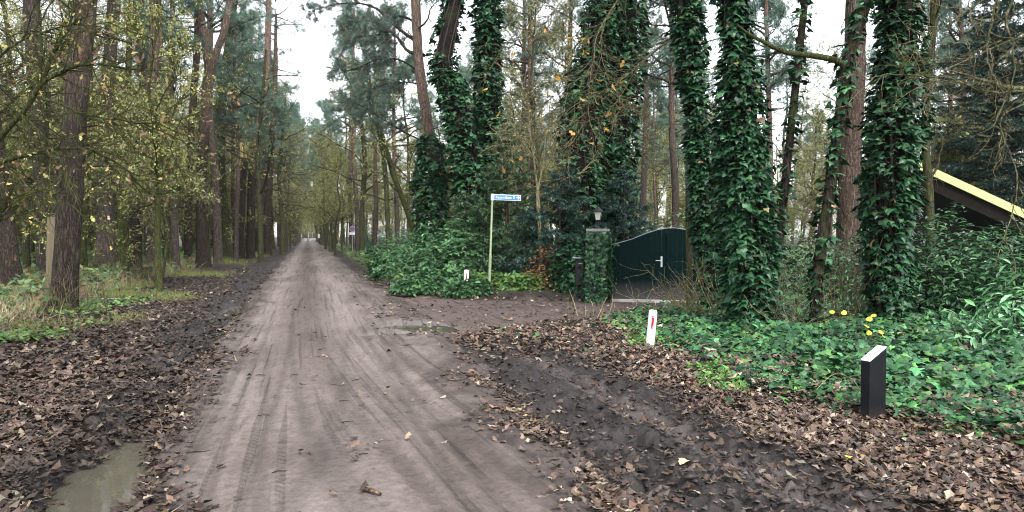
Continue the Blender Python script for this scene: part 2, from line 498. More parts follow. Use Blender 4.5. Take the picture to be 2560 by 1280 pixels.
def ground():
    th = np.concatenate([np.linspace(-180, -46, 40, endpoint=False), np.linspace(-44, 44, 500), np.linspace(46, 180, 41)[1:-1]])
    th = np.radians(th) + YAW
    inv = np.linspace(1 / 3.2, 1 / 30.0, 235)
    r = np.concatenate([[.05, .6, 1.2, 1.9, 2.6], 1 / inv, np.geomspace(30.5, 420, 55)])
    R, T = np.meshgrid(r, th, indexing='ij')
    x, y = R * np.sin(T), R * np.cos(T)
    m = masks(x, y); h = height(x, y, m)
    h = h + np.where(R > 150, 0, 0)
    # colours of the bare earth itself
    s = lateral(x, y)
    streak = fbm(s * 9, y * .35, 91, 3)
    patch = fbm(x * .9, y * .5, 97)
    pale, brown, mud = np.array([.164, .134, .121]), np.array([.056, .040, .034]), np.array([.020, .016, .015])
    rut = sum(np.exp(-((s - c) / w) ** 2) for c, w in RUTS)
    blot = fbm(x * 2.6, y * 1.1, 173, 5)
    k = np.clip(.48 + .55 * rut * sstep(6, 18, y) + .22 * sstep(14, 5, y) + (streak - .5) * .55 + (patch - .5) * .9 + (blot - .5) * 1.0, 0, 1)
    k = k * (1 - .75 * np.exp(-((s + .06) / .38) ** 2) * sstep(4, 12, y) * (.75 + .6 * (blot - .5)))
    road = brown + (pale - brown) * k[..., None]
    near = sstep(24, 6, y)
    for c, w, kk, dp in TRACKS:
        d = s - c - kk * (y - 6) - .03 * np.sin(y * .5 + c * 9)
        road = road * (1 - .27 * near * np.exp(-(d / (w * .8)) ** 4) * np.clip(.4 + streak, 0, 1))[..., None]
    speck = sstep(.60, .72, fbm(x * 24, y * 24, 131, 3)) * .5
    road = road * (1 - speck * .5)[..., None]
    side = np.array([.078, .058, .052]) * (.75 + .6 * fbm(x * .7, y * 2.5, 101))[..., None]
    dirt = np.array([.019, .014, .012]) * (.6 + .9 * fbm(x * 2, y * 2, 103))[..., None]
    col = dirt
    mossy = np.array([.10, .105, .030])
    col = col * (1 - m['grassl'][..., None]) + mossy * m['grassl'][..., None]
    fgr = np.clip(m['bank'] + m['wood'] * .6, 0, 1) * sstep(14, 26, y)
    col = col * (1 - .5 * fgr[..., None]) + np.array([.05, .06, .02]) * .5 * fgr[..., None]
    mm = np.clip(np.maximum(m['lmud'], m['churn']), 0, 1)[..., None]
    rr_ = x - xr(y) - .07 * np.clip(12 - y, 0, 9)
    rutw = (m['churn'] * np.exp(-((rr_ - .75) / .24) ** 4))[..., None]
    mud = mud * (1 - rutw) + np.array([.050, .041, .039]) * rutw
    col = col * (1 - mm) + mud * (.7 + .9 * (m['n2'] + .5))[..., None] * mm
    col = col * (1 - m['side'][..., None]) + side * m['side'][..., None]
    edge = m['road'][..., None]
    col = col * (1 - edge) + road * edge
    crumbs = sstep(.53, .66, fbm(x * 7, y * 7, 141, 4)) * sstep(.55, .0, np.minimum(x - xl(y), np.abs(xr(y) - x))) * m['road']
    col = col * (1 - .65 * crumbs)[..., None]
    er = np.minimum((xr(y) - x) / 1.15, (x - xl(y)) / .7) + (m['n1'] * 1.1 + m['n2'] * .6)
    damp = sstep(.62, .05, er) * m['road'] * sstep(40, 20, y)
    col = col * (1 - damp[..., None]) + np.array([.052, .040, .036]) * (.75 + .7 * (m['n2'] + m['n3'] + .5))[..., None] * damp[..., None]
    wet = np.clip(mm[..., 0] * .8 + .25 * edge[..., 0] * (streak > .55), 0, 1)
    for cx, cy, rx, ry, dp, ro in POOLS:
        q = ((x - cx) / (rx * 1.7)) ** 2 + ((y - cy) / (ry * 1.5)) ** 2 + m['n1']
        w = sstep(1.4, .5, q); wet = np.maximum(wet, w)
        if cx > 0: col = col * (1 - .6 * w[..., None]) + np.array([.15, .135, .13]) * .6 * w[..., None]
    nr, nth = x.shape
    idx = np.arange(nr * nth).reshape(nr, nth)
    A = idx[:-1]; B = idx[1:]
    q = np.stack([A, B, np.roll(B, -1, 1), np.roll(A, -1, 1)], -1)
    fr = lambda a: (a[:-1] + a[1:]) * .5
    isroad = fr(m['road']) > .5
    isside = (fr(m['side']) > .5) & ~isroad
    v = np.stack([x, y, h], -1).reshape(-1, 3); colf = col.reshape(-1, 3); wetf = wet.ravel()
    for name, sel in (('dirt_road', isroad), ('side_track', isside), ('ground', ~isroad & ~isside)):
        f = q[sel]; used, inv_ = np.unique(f, return_inverse=True)
        mb = MB(); mb.add(v[used], inv_.reshape(f.shape), colf[used])
        o = mb.build(name, M_GROUND); props(o, kind='structure')
        a = o.data.attributes.new('lat', 'FLOAT', 'POINT'); a.data.foreach_set('value', s.ravel()[used].astype(np.float32))
        a = o.data.attributes.new('wet', 'FLOAT', 'POINT'); a.data.foreach_set('value', wetf[used].astype(np.float32))

def ground_mat():
    m, nt, b, out = newmat('earth')
    c = tint(nt).outputs['Color']
    wet = tint(nt, 'wet').outputs['Fac']
    fine = noise(nt, 90, 5, .75)
    mid = noise(nt, 14, 5, .7)
    lat = tint(nt, 'lat').outputs['Fac']
    tc = nt.nodes.new('ShaderNodeTexCoord'); sp = nt.nodes.new('ShaderNodeSeparateXYZ'); nt.links.new(tc.outputs['Object'], sp.inputs[0])
    def along(kx, ky, scale, detail, seed):               # noise drawn out along the wheel tracks
        cb = nt.nodes.new('ShaderNodeCombineXYZ')
        nt.links.new(math_(nt, 'MULTIPLY', lat, kx), cb.inputs[0]); nt.links.new(math_(nt, 'MULTIPLY', sp.outputs['Y'], ky), cb.inputs[1]); cb.inputs[2].default_value = seed
        n = N(nt, 'ShaderNodeTexNoise', Scale=scale, Detail=detail, Roughness=.6)
        nt.links.new(cb.outputs[0], n.inputs['Vector'])
        return n.outputs['Fac']
    strk = along(1, .012, 22, 5, 3.0)
    groove = along(1, .018, 11, 3, 9.0)
    gr = ramp(nt, groove, .555, .62, 1.0, .70)
    tread = nt.nodes.new('ShaderNodeTexWave'); tread.inputs['Scale'].default_value = 7.5; tread.inputs['Distortion'].default_value = 1.5
    tread.bands_direction = 'DIAGONAL'; nt.links.new(tc.outputs['Object'], tread.inputs['Vector'])
    tr = math_(nt, 'MULTIPLY', ramp(nt, groove, .57, .62, 0, .5), tread.outputs['Fac'])
    peb = N(nt, 'ShaderNodeTexVoronoi', Scale=55.0); nt.links.new(tc.outputs['Object'], peb.inputs['Vector'])
    stone = ramp(nt, peb.outputs['Distance'], .10, .22, 1.0, 0.0)
    sel = ramp(nt, noise(nt, 13, 3), .56, .62, 0, 1)
    stone = math_(nt, 'MULTIPLY', stone, sel)
    f = math_(nt, 'MULTIPLY', ramp(nt, fine, .3, .7, .66, 1.32), ramp(nt, mid, .3, .7, .74, 1.24))
    f = math_(nt, 'MULTIPLY', f, ramp(nt, strk, .3, .7, .88, 1.10))
    f = math_(nt, 'MULTIPLY', f, gr)
    f = math_(nt, 'MULTIPLY', f, ramp(nt, stone, 0, 1, 1.0, .55))
    nt.links.new(mul(nt, c, f), b.inputs['Base Color'])
    nt.links.new(ramp(nt, wet, 0, 1, .72, .36), b.inputs['Roughness'])
    b.inputs['Specular IOR Level'].default_value = .28
    hgt = math_(nt, 'ADD', math_(nt, 'MULTIPLY', fine, .45), mid)
    hgt = math_(nt, 'ADD', hgt, math_(nt, 'MULTIPLY', gr, .8))
    hgt = math_(nt, 'ADD', hgt, math_(nt, 'MULTIPLY', stone, .5))
    hgt = math_(nt, 'SUBTRACT', hgt, tr)
    bump(nt, b, hgt, .7, .03)
    return m
M_GROUND = ground_mat()
ground()

def water_mat():
    m, nt, b, out = newmat('puddle_water')
    n = noise(nt, 5, 3)
    nt.links.new(mixc(nt, n, (.050, .046, .036), (.075, .068, .052)), b.inputs['Base Color'])
    b.inputs['Roughness'].default_value = .04
    b.inputs['IOR'].default_value = 1.33
    bump(nt, b, noise(nt, 9, 2), .06, .01)
    return m
M_WATER = water_mat()
for cx, cy, rx, ry, dp, ro in POOLS:                 # flat sheets; the hollow's own rim is the shore line
    n = 40
    a = np.arange(n) * 2 * np.pi / n
    u, v = np.cos(a) * rx * 1.75, np.sin(a) * ry * 1.6
    p = np.stack([cx + u * math.cos(ro) - v * math.sin(ro), cy + u * math.sin(ro) + v * math.cos(ro), np.full(n, -dp * .42 + .004 * cx)], 1)
    mb = MB(); mb.add(np.vstack([[[cx, cy, p[0, 2]]], p]), [(0, 1 + k, 1 + (k + 1) % n) for k in range(n)])
    props(mb.build('puddle', M_WATER), kind='structure')

# ------------------------------------------------------------------ trees: building blocks
GREY = np.array([.095, .076, .066]); DARK = np.array([.052, .039, .033]); RED = np.array([.20, .142, .115]); MOSS = np.array([.090, .095, .035])
OLIVE = np.array([.085, .082, .050]); PALE = np.array([.26, .23, .13])
YELLOW = [(.50, .43, .12), (.43, .42, .15), (.42, .31, .11), (.34, .42, .14), (.50, .50, .19), (.38, .46, .17), (.30, .40, .13)]
BROWNL = [(.22, .13, .08), (.16, .10, .06), (.28, .17, .10)]
PINEG = [(.085, .155, .115), (.105, .185, .135), (.065, .12, .095), (.13, .19, .12)]
IVYG = [(.015, .052, .022), (.009, .034, .015), (.022, .070, .030), (.006, .024, .012), (.030, .085, .032), (.016, .048, .017)]

def trunk_geo(path, rad, S=18, K=46, seed=0, ridge=.10, flare=.5, col0=GREY, col1=None, z0=None, z1=None, mb=None, mat=0):
    """a trunk with ridged bark and a root flare; path (n,3), rad (n)"""
    pr = spline(np.column_stack([path, rad]), K)
    P, R = pr[:, :3], np.maximum(pr[:, 3], .01)
    hgt = P[:, 2] - P[0, 2]
    R = R * (1 + flare * np.exp(-np.maximum(hgt, 0) / .25))
    v, q = tubes(P[None], R[None], S)
    v = v.reshape(K, S, 3)
    rel = v - P[:, None]
    a = np.arange(S)[None] * np.ones((K, 1)); z = hgt[:, None] * np.ones((1, S))
    g = np.abs(vnoise(a * 1.0 + seed * 7.3, z * 1.6, seed) - .5) * 2 + (vnoise(a * .5, z * 3, seed + 5) - .5) * .6
    g[:, 0] = g[:, 0]
    v = P[:, None] + rel * (1 + ridge * (g[..., None] - .5) + .08 * (vnoise(z * .7 + seed, a * 0 + .5, seed + 9) - .5)[..., None])
    c = np.tile(np.asarray(col0), (K, 1))
    if col1 is not None and z0 is not None:
        w = sstep(z0, z1, P[:, 2])[:, None]; c = c * (1 - w) + np.asarray(col1) * w
    c = np.repeat(c, S, 0)
    mb = mb or MB()
    mb.add(v.reshape(-1, 3), q, c, mat)
    cap = np.vstack([v[-1], P[-1:]])
    mb.add(cap, [(k, (k + 1) % S, S) for k in range(S)], c[-1], mat)
    return mb, P, R

def pine_crown(rng, x0, z0, z1, spread, n1=26, n2=6, ntuft=11, needles=PINEG, tuft=.30, lean=(0, 0)):
    """limbs, twigs and needle tufts of a Scots pine round a vertical axis"""
    mb = MB()
    z = rng.uniform(0, 1, n1) ** .8
    P0 = np.stack([np.full(n1, x0[0]) + lean[0] * z, np.full(n1, x0[1]) + lean[1] * z, z0 + z * (z1 - z0)], 1)
    az = rng.uniform(0, 2 * np.pi, n1)
    up = rng.uniform(-.1, .45, n1) + .9 * z ** 2
    D = np.stack([np.cos(az), np.sin(az), up], 1)
    L = spread * rng.uniform(.5, 1.1, n1) * (1.05 - .65 * z)
    B1 = walk(rng, P0, D, L, 7, .20, .03)
    v, q = tubes(B1, taper(.018 * L + .018, np.full(n1, .010), 7), 5)
    mb.add(v, q, RED * .6)
    par = np.repeat(np.arange(n1), n2)
    p, d, _, t = spawn(rng, B1, n1 * n2, .35, 1.0, .75, par)
    B2 = walk(rng, p, d + np.array([0, 0, .15]), L[par] * rng.uniform(.2, .5, len(par)), 5, .25, .05)
    v, q = tubes(B2, taper(np.full(len(par), .014), np.full(len(par), .005), 5), 3)
    mb.add(v, q, RED * .45)
    M_ = len(par) * ntuft
    pp = np.repeat(np.arange(len(par)), ntuft)
    p, d, _, t = spawn(rng, B2, M_, .3, 1.0, .5, pp)
    p = p + rng.normal(0, .15, p.shape)
    for k in range(3):
        s = np.arange(M_) % 3 == k
        scatter(mb, PINE_T[k], p[s], rng.normal(0, 1, (s.sum(), 3)), d[s] + rng.normal(0, .3, (s.sum(), 3)) + np.array([0, 0, .35]), rng.uniform(.7, 1.15, s.sum()) * tuft, tints(rng, s.sum(), needles), 1)
    return mb

def oak_crown(rng, P, R, n1=13, n2=7, n3=5, n4=4, tmin=.2, spread=3.2, leaf=1.0, cols=YELLOW, bark=OLIVE, lsize=.09, twig=.005, lift=.04, droop=0.0):
    """limbs, branches, twigs and sparse leaves on the trunk path P"""
    mb = MB()
    T = np.asarray(P)[None]
    t = np.sort(rng.uniform(tmin, 1, n1))
    i = np.minimum((t * (len(P) - 1)).astype(int), len(P) - 2)
    P0 = P[i]; az = rng.uniform(0, 2 * np.pi, n1) if n1 < 4 else np.arange(n1) * 2.4 + rng.uniform(0, 1, n1)
    D = np.stack([np.cos(az), np.sin(az), rng.uniform(.1, .9, n1) + .5 * t], 1)
    L = spread * rng.uniform(.6, 1.15, n1) * (1.15 - .55 * t)
    B1 = walk(rng, P0, D, L, 9, .20, lift)
    r1 = np.minimum(R[i] * .5, .012 * L + .012)
    v, q = tubes(B1, taper(r1, np.full(n1, .010), 9), 6); mb.add(v, q, bark)
    par = np.repeat(np.arange(n1), n2)
    p, d, _, _t = spawn(rng, B1, len(par), .2, 1.0, .85, par)
    L2 = L[par] * rng.uniform(.25, .55, len(par))
    B2 = walk(rng, p, d, L2, 6, .24, lift * .5 - droop)
    v, q = tubes(B2, taper(np.full(len(par), .013), np.full(len(par), twig), 6), 4); mb.add(v, q, bark * 1.3)
    par3 = np.repeat(np.arange(len(par)), n3)
    p, d, _, _t = spawn(rng, B2, len(par3), .15, 1.0, .8, par3)
    B3 = walk(rng, p, d, L2[par3] * rng.uniform(.25, .55, len(par3)), 5, .25, -droop)
    v, q = tubes(B3, taper(np.full(len(par3), twig * 1.3), np.full(len(par3), twig * .6), 5), 3); mb.add(v, q, bark * 2.0)
    par4 = np.repeat(np.arange(len(par3)), n4)
    if n4:
        p, d, _, _t = spawn(rng, B3, len(par4), .2, 1.0, .8, par4)
        B4 = walk(rng, p, d, rng.uniform(.12, .34, len(par4)), 3, .3, -droop)
        v, q = tubes(B4, taper(np.full(len(par4), twig * .8), np.full(len(par4), twig * .4), 3), 3); mb.add(v, q, bark * 3.6)
        B3 = B4
    nl = int(len(B3) * leaf)
    if nl:
        p, d, _, _t = spawn(rng, B3, nl, .3, 1.0, .6)
        for k in range(4):
            s = np.arange(nl) % 4 == k
            scatter(mb, OAKS_S[k], p[s], rng.normal(0, 1, (s.sum(), 3)) + np.array([0, 0, .7]), d[s] + np.array([0, 0, -.5]), rng.uniform(.7, 1.25, s.sum()) * lsize, tints(rng, s.sum(), cols), 1)
    return mb

def spruce_crown(rng, Ht, spread, cols, dens=1.0, z0=.15):
    mb = MB()
    nb = int(Ht * 17 * dens)
    z = np.linspace(z0, Ht * .97, nb) + rng.normal(0, .05, nb)
    az = np.arange(nb) * 2.39996 + rng.normal(0, .2, nb)
    f = 1 - z / Ht
    L = spread * (f ** .75) * rng.uniform(.7, 1.1, nb) + .1
    D = np.stack([np.cos(az), np.sin(az), .15 + .5 * (1 - f)], 1)
    B = walk(rng, np.stack([0 * z, 0 * z, z], 1), D, L, 8, .07, -.055)
    v, q = tubes(B, taper(.008 + .012 * L, np.full(nb, .003), 8), 4); mb.add(v, q, DARK * 1.2)
    nt_ = np.maximum((L * 17).astype(int), 3)
    par = np.repeat(np.arange(nb), nt_)
    p, d, _, t = spawn(rng, B, len(par), .12, 1.0, .8, par)
    d[:, 2] *= .25
    TL = np.minimum(.50 * (1.15 - t), .42) * rng.uniform(.6, 1.1, len(par)) * np.clip(L[par], .4, 1.3)
    TW = walk(rng, p, d, TL + .05, 4, .1, -.10)
    # needles stand along each twig
    npt = 18
    pp = np.repeat(np.arange(len(par)), npt)
    p, d, _, t = spawn(rng, TW, len(pp), .0, 1.0, .75, pp)
    side = nrm(np.cross(d, np.array([0, 0, 1.0]) + rng.normal(0, .2, d.shape)))
    s = .019
    ln = (rng.uniform(.045, .085, len(pp)) * 1.8)[:, None]
    V = np.stack([p - side * s, p + side * s, p + d * ln], 1).reshape(-1, 3)
    c = np.repeat(tints(rng, len(par), cols, .2)[pp], 3, 0)
    mb.add(V, np.arange(len(V)).reshape(-1, 3), c, 1, False)
    return mb

# ------------------------------------------------------------------ hero pines: surveyed trunks along the left and right verges
CROWNS = {}
def crown_mesh(kind):
    if kind not in CROWNS:
        rng = np.random.default_rng(100 + len(CROWNS))
        CROWNS[kind] = pine_crown(rng, (0, 0), 0, 6.5, 3.2, 16, 5, 7, tuft=.30).mesh('crown', [M_PINE, M_NEEDLE])
    return CROWNS[kind]

def sight(path, d):
    """surveyed trunk line [(px, py, half width px)] at distance d -> points, radii; foot set on the ground"""
    P = np.array([at(px, py, d) for px, py, _ in path]); R = np.array([w * d / F for *_x, w in path])
    z = H(P[0, 0], P[0, 1]) - .12
    k = np.array([P[0, 0], P[0, 1], z])
    if P[0, 2] > z + .25:
        P = np.vstack([k + (P[0] - P[1]) * [.1, .1, 0], P]); R = np.concatenate([[R[0] * 1.05], R])
    else:
        P[0, 2] = z
    return P, R

def stubs(rng, P, R, n, zmin, L=(.3, 1.2), col=DARK):
    """dead snapped branches on a pine trunk, each one a builder of its own"""
    i = rng.integers(1, len(P) - 1, n * 4); i = i[P[i, 2] > zmin][:n]
    out = []
    for k in i:
        a = rng.uniform(0, 6.28)
        B = walk(rng, P[k][None], np.array([[np.cos(a), np.sin(a), rng.uniform(-.3, .4)]]), np.array([rng.uniform(*L) + R[k]]), 6, .22, 0)
        mb = MB(); v, q = tubes(B, taper([.022], [.006], 6), 4); mb.add(v, q, col)
        p, d, _, _t = spawn(rng, B, 4, .3, 1, .8)
        B2 = walk(rng, p, d, rng.uniform(.1, .5, 4), 4, .3, 0)
        v, q = tubes(B2, taper(np.full(4, .008), np.full(4, .003), 4), 3); mb.add(v, q, col * 1.3)
        out.append(mb)
    return out

def pine(label, path, d, col0=GREY, col1=RED, redz=(5, 9), seed=0, top=15.0, crown=True, group='pines along the dirt road', forks=(), ridge=.12, ns=14, zs=2.5, name='pine_tree'):
    rng = np.random.default_rng(seed + 40)
    P, R = sight(path, d)
    last = P[-1] - P[-2]; last = last / max(abs(last[2]), .1)
    if crown and not forks:
        e = P[-1] + last * np.array([.35, .35, 1.0]) * max(top - P[-1, 2], .5)
        P = np.vstack([P, e]); R = np.concatenate([R, [R[-1] * .55]])
    root = thing(name, label, 'tree', P[0], group)
    mb, PP, RR = trunk_geo(P, R, 20, 64, seed, ridge, .35, col0, col1, *redz)
    for fk, w in forks:
        Q, W = np.array([at(a, b, d) for a, b, _ in fk]), np.array([c * d / F for *_x, c in fk])
        e = Q[-1] + (Q[-1] - Q[-2]) * 2.5
        trunk_geo(np.vstack([Q, e]), np.append(W, W[-1] * .5), 14, 30, seed + 3, ridge * .6, 0, col1, mb=mb)
        if crown:
            c = link('crown', crown_mesh(seed % 2), root, e - np.array([0, 0, 3.0]) - P[0], (0, 0, seed), .8)
    mb.build('trunk', M_PINE, root, P[0])
    s = stubs(rng, PP, RR, ns, zs)
    for b_ in s: b_.build('branch', M_TWIG, root, P[0])
    if crown and not forks:
        link('crown', crown_mesh(seed % 2), root, PP[-1] - P[0] - np.array([0, 0, 4.5]), (0, 0, seed * 1.3), 1.0)
    return root

pine('dark rough pine trunk leaning at the left edge of the wood', [(42, 754, 26), (30, 690, 23), (12, 560, 22), (-3, 430, 20), (-30, 200, 18), (-52, -60, 16)], 18.0, DARK, GREY, seed=1)
pine('thickest dark furrowed pine trunk nearest the road on the left, reddish higher up', [(155, 797, 34), (163, 700, 31), (172, 550, 30), (181, 400, 29), (191, 250, 27), (206, 100, 26), (216, -70, 24)], 14.5, DARK * .95, RED * .62, (3.6, 6.0), seed=2, ridge=.16)
pine('grey pine trunk behind the pale wooden post', [(118, 702, 22), (112, 560, 20), (103, 400, 19), (90, 200, 20), (78, 0, 19), (72, -70, 18)], 24.0, GREY, GREY * .9, seed=3)
pine('broad grey pine trunk with pale vertical furrows and flared foot', [(262, 690, 26), (263, 560, 21), (266, 400, 18), (272, 200, 16), (285, 0, 15), (290, -70, 14)], 27.5, GREY * 1.35, GREY * 1.3, seed=4)
pine('dark straight pine trunk turning reddish brown near the top', [(338, 702, 18), (338, 600, 17), (350, 400, 16), (372, 250, 16), (391, 100, 15), (385, -70, 14)], 25.0, DARK * .9, RED * .7, (5, 8), seed=5)
pine('slim grey pine trunk just right of the dark straight one', [(376, 672, 15), (375, 560, 14), (372, 400, 13), (364, 250, 13), (350, 80, 12), (342, -70, 12)], 31.0, GREY * 1.2, GREY, seed=6)
pine('forked pine whose pinkish trunk splits into two bare limbs', [(508, 668, 17), (506, 560, 15), (505, 420, 13), (514, 280, 13), (524, 175, 13)], 33.5, DARK * .8, RED * .95, (5, 8.5), seed=7,
     forks=(([(524, 185, 11), (512, 100, 10), (500, 20, 9), (497, -60, 8)], 0), ([(524, 185, 11), (545, 120, 9), (562, 70, 9), (584, -50, 8)], 0)))
pine('crooked pine with orange pink upper trunk leaning toward the road', [(626, 642, 10), (628, 520, 10), (632, 420, 10), (646, 320, 9), (661, 240, 9), (669, 120, 8), (672, 0, 7)], 47.0, DARK, RED * 1.1, (5, 9), seed=8, top=17)
pine('slim dark pine between the forked pine and the grassy verge', [(470, 655, 10), (472, 500, 9), (480, 300, 9), (492, 120, 8), (495, -60, 8)], 38.0, DARK, DARK * 1.2, seed=9)
pine('dark pine trunk close beside the road in the middle distance', [(668, 634, 9), (670, 520, 9), (676, 420, 8), (683, 300, 7), (688, 200, 6)], 55.0, DARK, RED * .6, (8, 12), seed=10, top=18)
pine('bare brown pine trunk standing straight behind the ivy trunks on the right', [(2118, 640, 28), (2121, 560, 27), (2126, 400, 26), (2135, 200, 25), (2141, -70, 23)], 20.0, np.array([.105, .072, .058]), np.array([.12, .085, .07]), seed=11, group='pines on the right', ns=26, zs=1.5)

# the broken snag with pale splintered top
Ps, Rs = sight([(597, 646, 13), (599, 560, 12), (603, 460, 12), (609, 395, 12)], 46.0)
root = thing('broken_tree_stump', 'tall broken tree stump with pale splintered wood at its top', 'tree stump', Ps[0])
mb, PP, RR = trunk_geo(Ps, Rs, 16, 30, 33, .12, .3, DARK, DARK * 1.1); mb.build('trunk', M_PINE, root, Ps[0])
mb = MB(); rng = np.random.default_rng(5)
M_SPLINT = plain('splintered_wood', (.52, .40, .17), .8)
for k in range(6):
    a = k * 1.1; b = PP[-1] + np.array([math.cos(a), math.sin(a), 0]) * RR[-1] * .55 - [0, 0, .35]
    Q = np.array([b, b + [0, 0, .6 + .1 * k], b + np.array([.16 * math.cos(a) + .06, .12 * math.sin(a), .5 + .42 * ((k * 5) % 4)])])
    v, q = tubes(spline(Q, 6)[None], np.linspace(.06, .008, 6)[None], 5); mb.add(v, q)
mb.build('splintered_top', M_SPLINT, root, Ps[0])

# ------------------------------------------------------------------ ivy-clad trunks
def ivy_leaves(rng, P, W, n, size, cols=IVYG, clump=.42, zlo=None, seed=0, out=None):
    """n ivy leaves on a sleeve of radius W round the path P"""
    pr = spline(np.column_stack([P, W]), 60)
    seg = np.linalg.norm(np.diff(pr[:, :3], axis=0), axis=1) * (pr[:-1, 3] + .05)
    cum = np.concatenate([[0], np.cumsum(seg)]) / seg.sum()
    t = np.interp(rng.uniform(0, 1, n), cum, np.arange(60))
    i = np.minimum(t.astype(int), 58); u = (t - i)[:, None]
    c = pr[i] * (1 - u) + pr[i + 1] * u
    az = rng.uniform(0, 2 * np.pi, n)
    e = np.stack([np.cos(az), np.sin(az), 0 * az], 1)
    bulge = fbm(az * 1.9 + seed, c[:, 2] * 1.7, seed + 3, 3) - .5
    rad = c[:, 3] * (1 + clump * 2 * bulge) * rng.uniform(.66, .98, n) + rng.exponential(.024, n)
    pos = c[:, :3] + e * rad[:, None]
    nor = e * .55 + np.array([0, 0, .85]) + rng.normal(0, .36, (n, 3))
    tip = np.array([0, 0, -.55]) + rng.normal(0, .4, (n, 3)) + e * .75
    dens = fbm(az * 1.7 + seed * 3.1, c[:, 2] * 1.25 + 7, seed + 21, 3)
    kp = rng.uniform(0, 1, n) < .30 + .70 * sstep(.36, .56, dens)
    pos, nor, tip = pos[kp], nor[kp], tip[kp]; n = len(pos)
    sz = size * np.clip(rng.lognormal(-.14, .36, n), .32, 1.6)
    tn = tints(rng, n, cols, .30)
    dead = rng.uniform(0, 1, n) < .018
    tn[dead] = tints(rng, dead.sum(), [(.10, .065, .03), (.16, .13, .05)])
    return pos, nor, tip, sz, tn

IVY_ME = [None]
def ivy_tree(label, stems, d, n, size, seed, singles=0, bark=DARK * .45, core=.60, crown=True, group='ivy covered trees right of the road', bare=None, thin=False, branchmb=None):  # default bark is darkened: shade in the leaf gaps put into its colour
    """stems: list of [(px, py, half width px)] sleeves; ivy hangs on trunks inside them"""
    rng = np.random.default_rng(seed)
    parts, first = [], None
    tm = MB(); im = MB(); picks = []
    for k, path in enumerate(stems):
        P, W = sight(path, d + .6 * k)
        if first is None: first = P[0]
        if crown:
            top = P[-1] + np.array([(P[-1] - P[-2])[0] * .8, (P[-1] - P[-2])[1] * .8, 3.2 + k]); Pt = np.vstack([P, top]); Wt = np.append(W, W[-1] * .7)
        else: Pt, Wt = P, W
        trunk_geo(Pt, Wt * core, 14, 44, seed + k, .14, .25, bark, mb=tm)
        if not thin:                                  # the mat of old stems under the leaves
            for j in range(7):
                a = j * .9 + rng.uniform(0, .5)
                ph = rng.uniform(0, 6)
                pr = spline(np.column_stack([Pt, Wt]), 26)
                aa = a + .5 * np.sin(np.arange(26) * .35 + ph)
                Q = pr[:, :3] + np.stack([np.cos(aa), np.sin(aa), 0 * aa], 1) * (pr[:, 3:] * core * 1.08)
                v, q = tubes(Q[None], np.full((1, 26), .022), 5); tm.add(v, q, np.array([.6, .6, .6]), 1)
        pos, nor, tip, sz, tn = ivy_leaves(rng, Pt, Wt, int(n * 1.25 / len(stems)), size, seed=seed + 5 * k)
        if bare is not None:
            for bx, by, bz, br in bare:
                keep = ((pos - at(bx, by, bz)) ** 2).sum(1) > br ** 2
                pos, nor, tip, sz, tn = pos[keep], nor[keep], tip[keep], sz[keep], tn[keep]
        ns = singles // len(stems)
        if ns:                                        # the leaves that show largest, one object each
            seen = ((CAM - pos) * nrm(nor)).sum(1) > 0
            vis = (pos[:, 2] < 4.6) & seen
            ii = np.flatnonzero(vis); ii = ii[np.argsort(-sz[ii])][:ns * 3][::3][:ns]
            picks += [(pos[q_], nor[q_], tip[q_], sz[q_]) for q_ in ii]
            mk = np.ones(len(pos), bool); mk[ii] = False
            pos, nor, tip, sz, tn = pos[mk], nor[mk], tip[mk], sz[mk], tn[mk]
        scatter(im, IVY, pos, nor, tip, sz, tn, 0, False)
    root = thing('ivy_tree', label, 'tree', first, group)
    tm.build('trunk', [M_OAK if thin else M_PINE, M_IVYCORE], root, first)
    if im.v:
        o = im.build('ivy', M_IVY, root, first); o['kind'] = 'stuff'
    if picks:
        if IVY_ME[0] is None:
            IVY_ME[0] = []
            for c in IVYG[:3] + [IVYG[4]]:
                t_ = MB(); t_.add(IVY[0], IVY[1], np.array(c) * 1.1, 0, False); IVY_ME[0].append(t_.mesh('ivy_leaf', M_IVY))
        for j, (p, nn, tt, s) in enumerate(picks):
            nn = nn / np.linalg.norm(nn); y = tt - nn * tt.dot(nn); y /= np.linalg.norm(y); x = np.cross(y, nn)
            o = bpy.data.objects.new('ivy_leaf', IVY_ME[0][j % 4]); C.objects.link(o); o.parent = root
            o.matrix_local = Matrix(((x[0] * s, y[0] * s, nn[0] * s, p[0] - first[0]), (x[1] * s, y[1] * s, nn[1] * s, p[1] - first[1]), (x[2] * s, y[2] * s, nn[2] * s, p[2] - first[2]), (0, 0, 0, 1)))
    return root, first

ivy_tree('widest ivy trunk on the right, standing just behind the white reflector post', [[(1874, 838, 52), (1874, 740, 62), (1870, 640, 68), (1858, 480, 66), (1849, 250, 56), (1838, 120, 38), (1831, 0, 32), (1828, -70, 31)]], 12.3, 9000, .108, 11, 260)
ivy_tree('tall ivy trunk leaning left, close behind the widest one beside the gate', [[(1792, 792, 36), (1784, 700, 38), (1770, 600, 38), (1754, 400, 36), (1736, 240, 32), (1724, 100, 36), (1717, 0, 38), (1712, -70, 36)]], 15.0, 7800, .108, 12, 150)
ivy_tree('thick dark ivy trunk between the leaning thin stem and the laurel hedge', [[(2228, 805, 50), (2219, 700, 56), (2220, 600, 60), (2230, 400, 62), (2249, 200, 58), (2250, 0, 46), (2252, -70, 44)]], 12.6, 9000, .108, 13, 260)
ivy_tree('huge shaggy ivy tree of two merged stems left of the gate pillar', [[(1452, 640, 62), (1450, 450, 60), (1462, 260, 60), (1500, 90, 52), (1525, -70, 48)], [(1545, 560, 46), (1542, 380, 46), (1550, 220, 48), (1566, 80, 46), (1562, -70, 44)]], 22.0, 13500, .148, 14, 120)
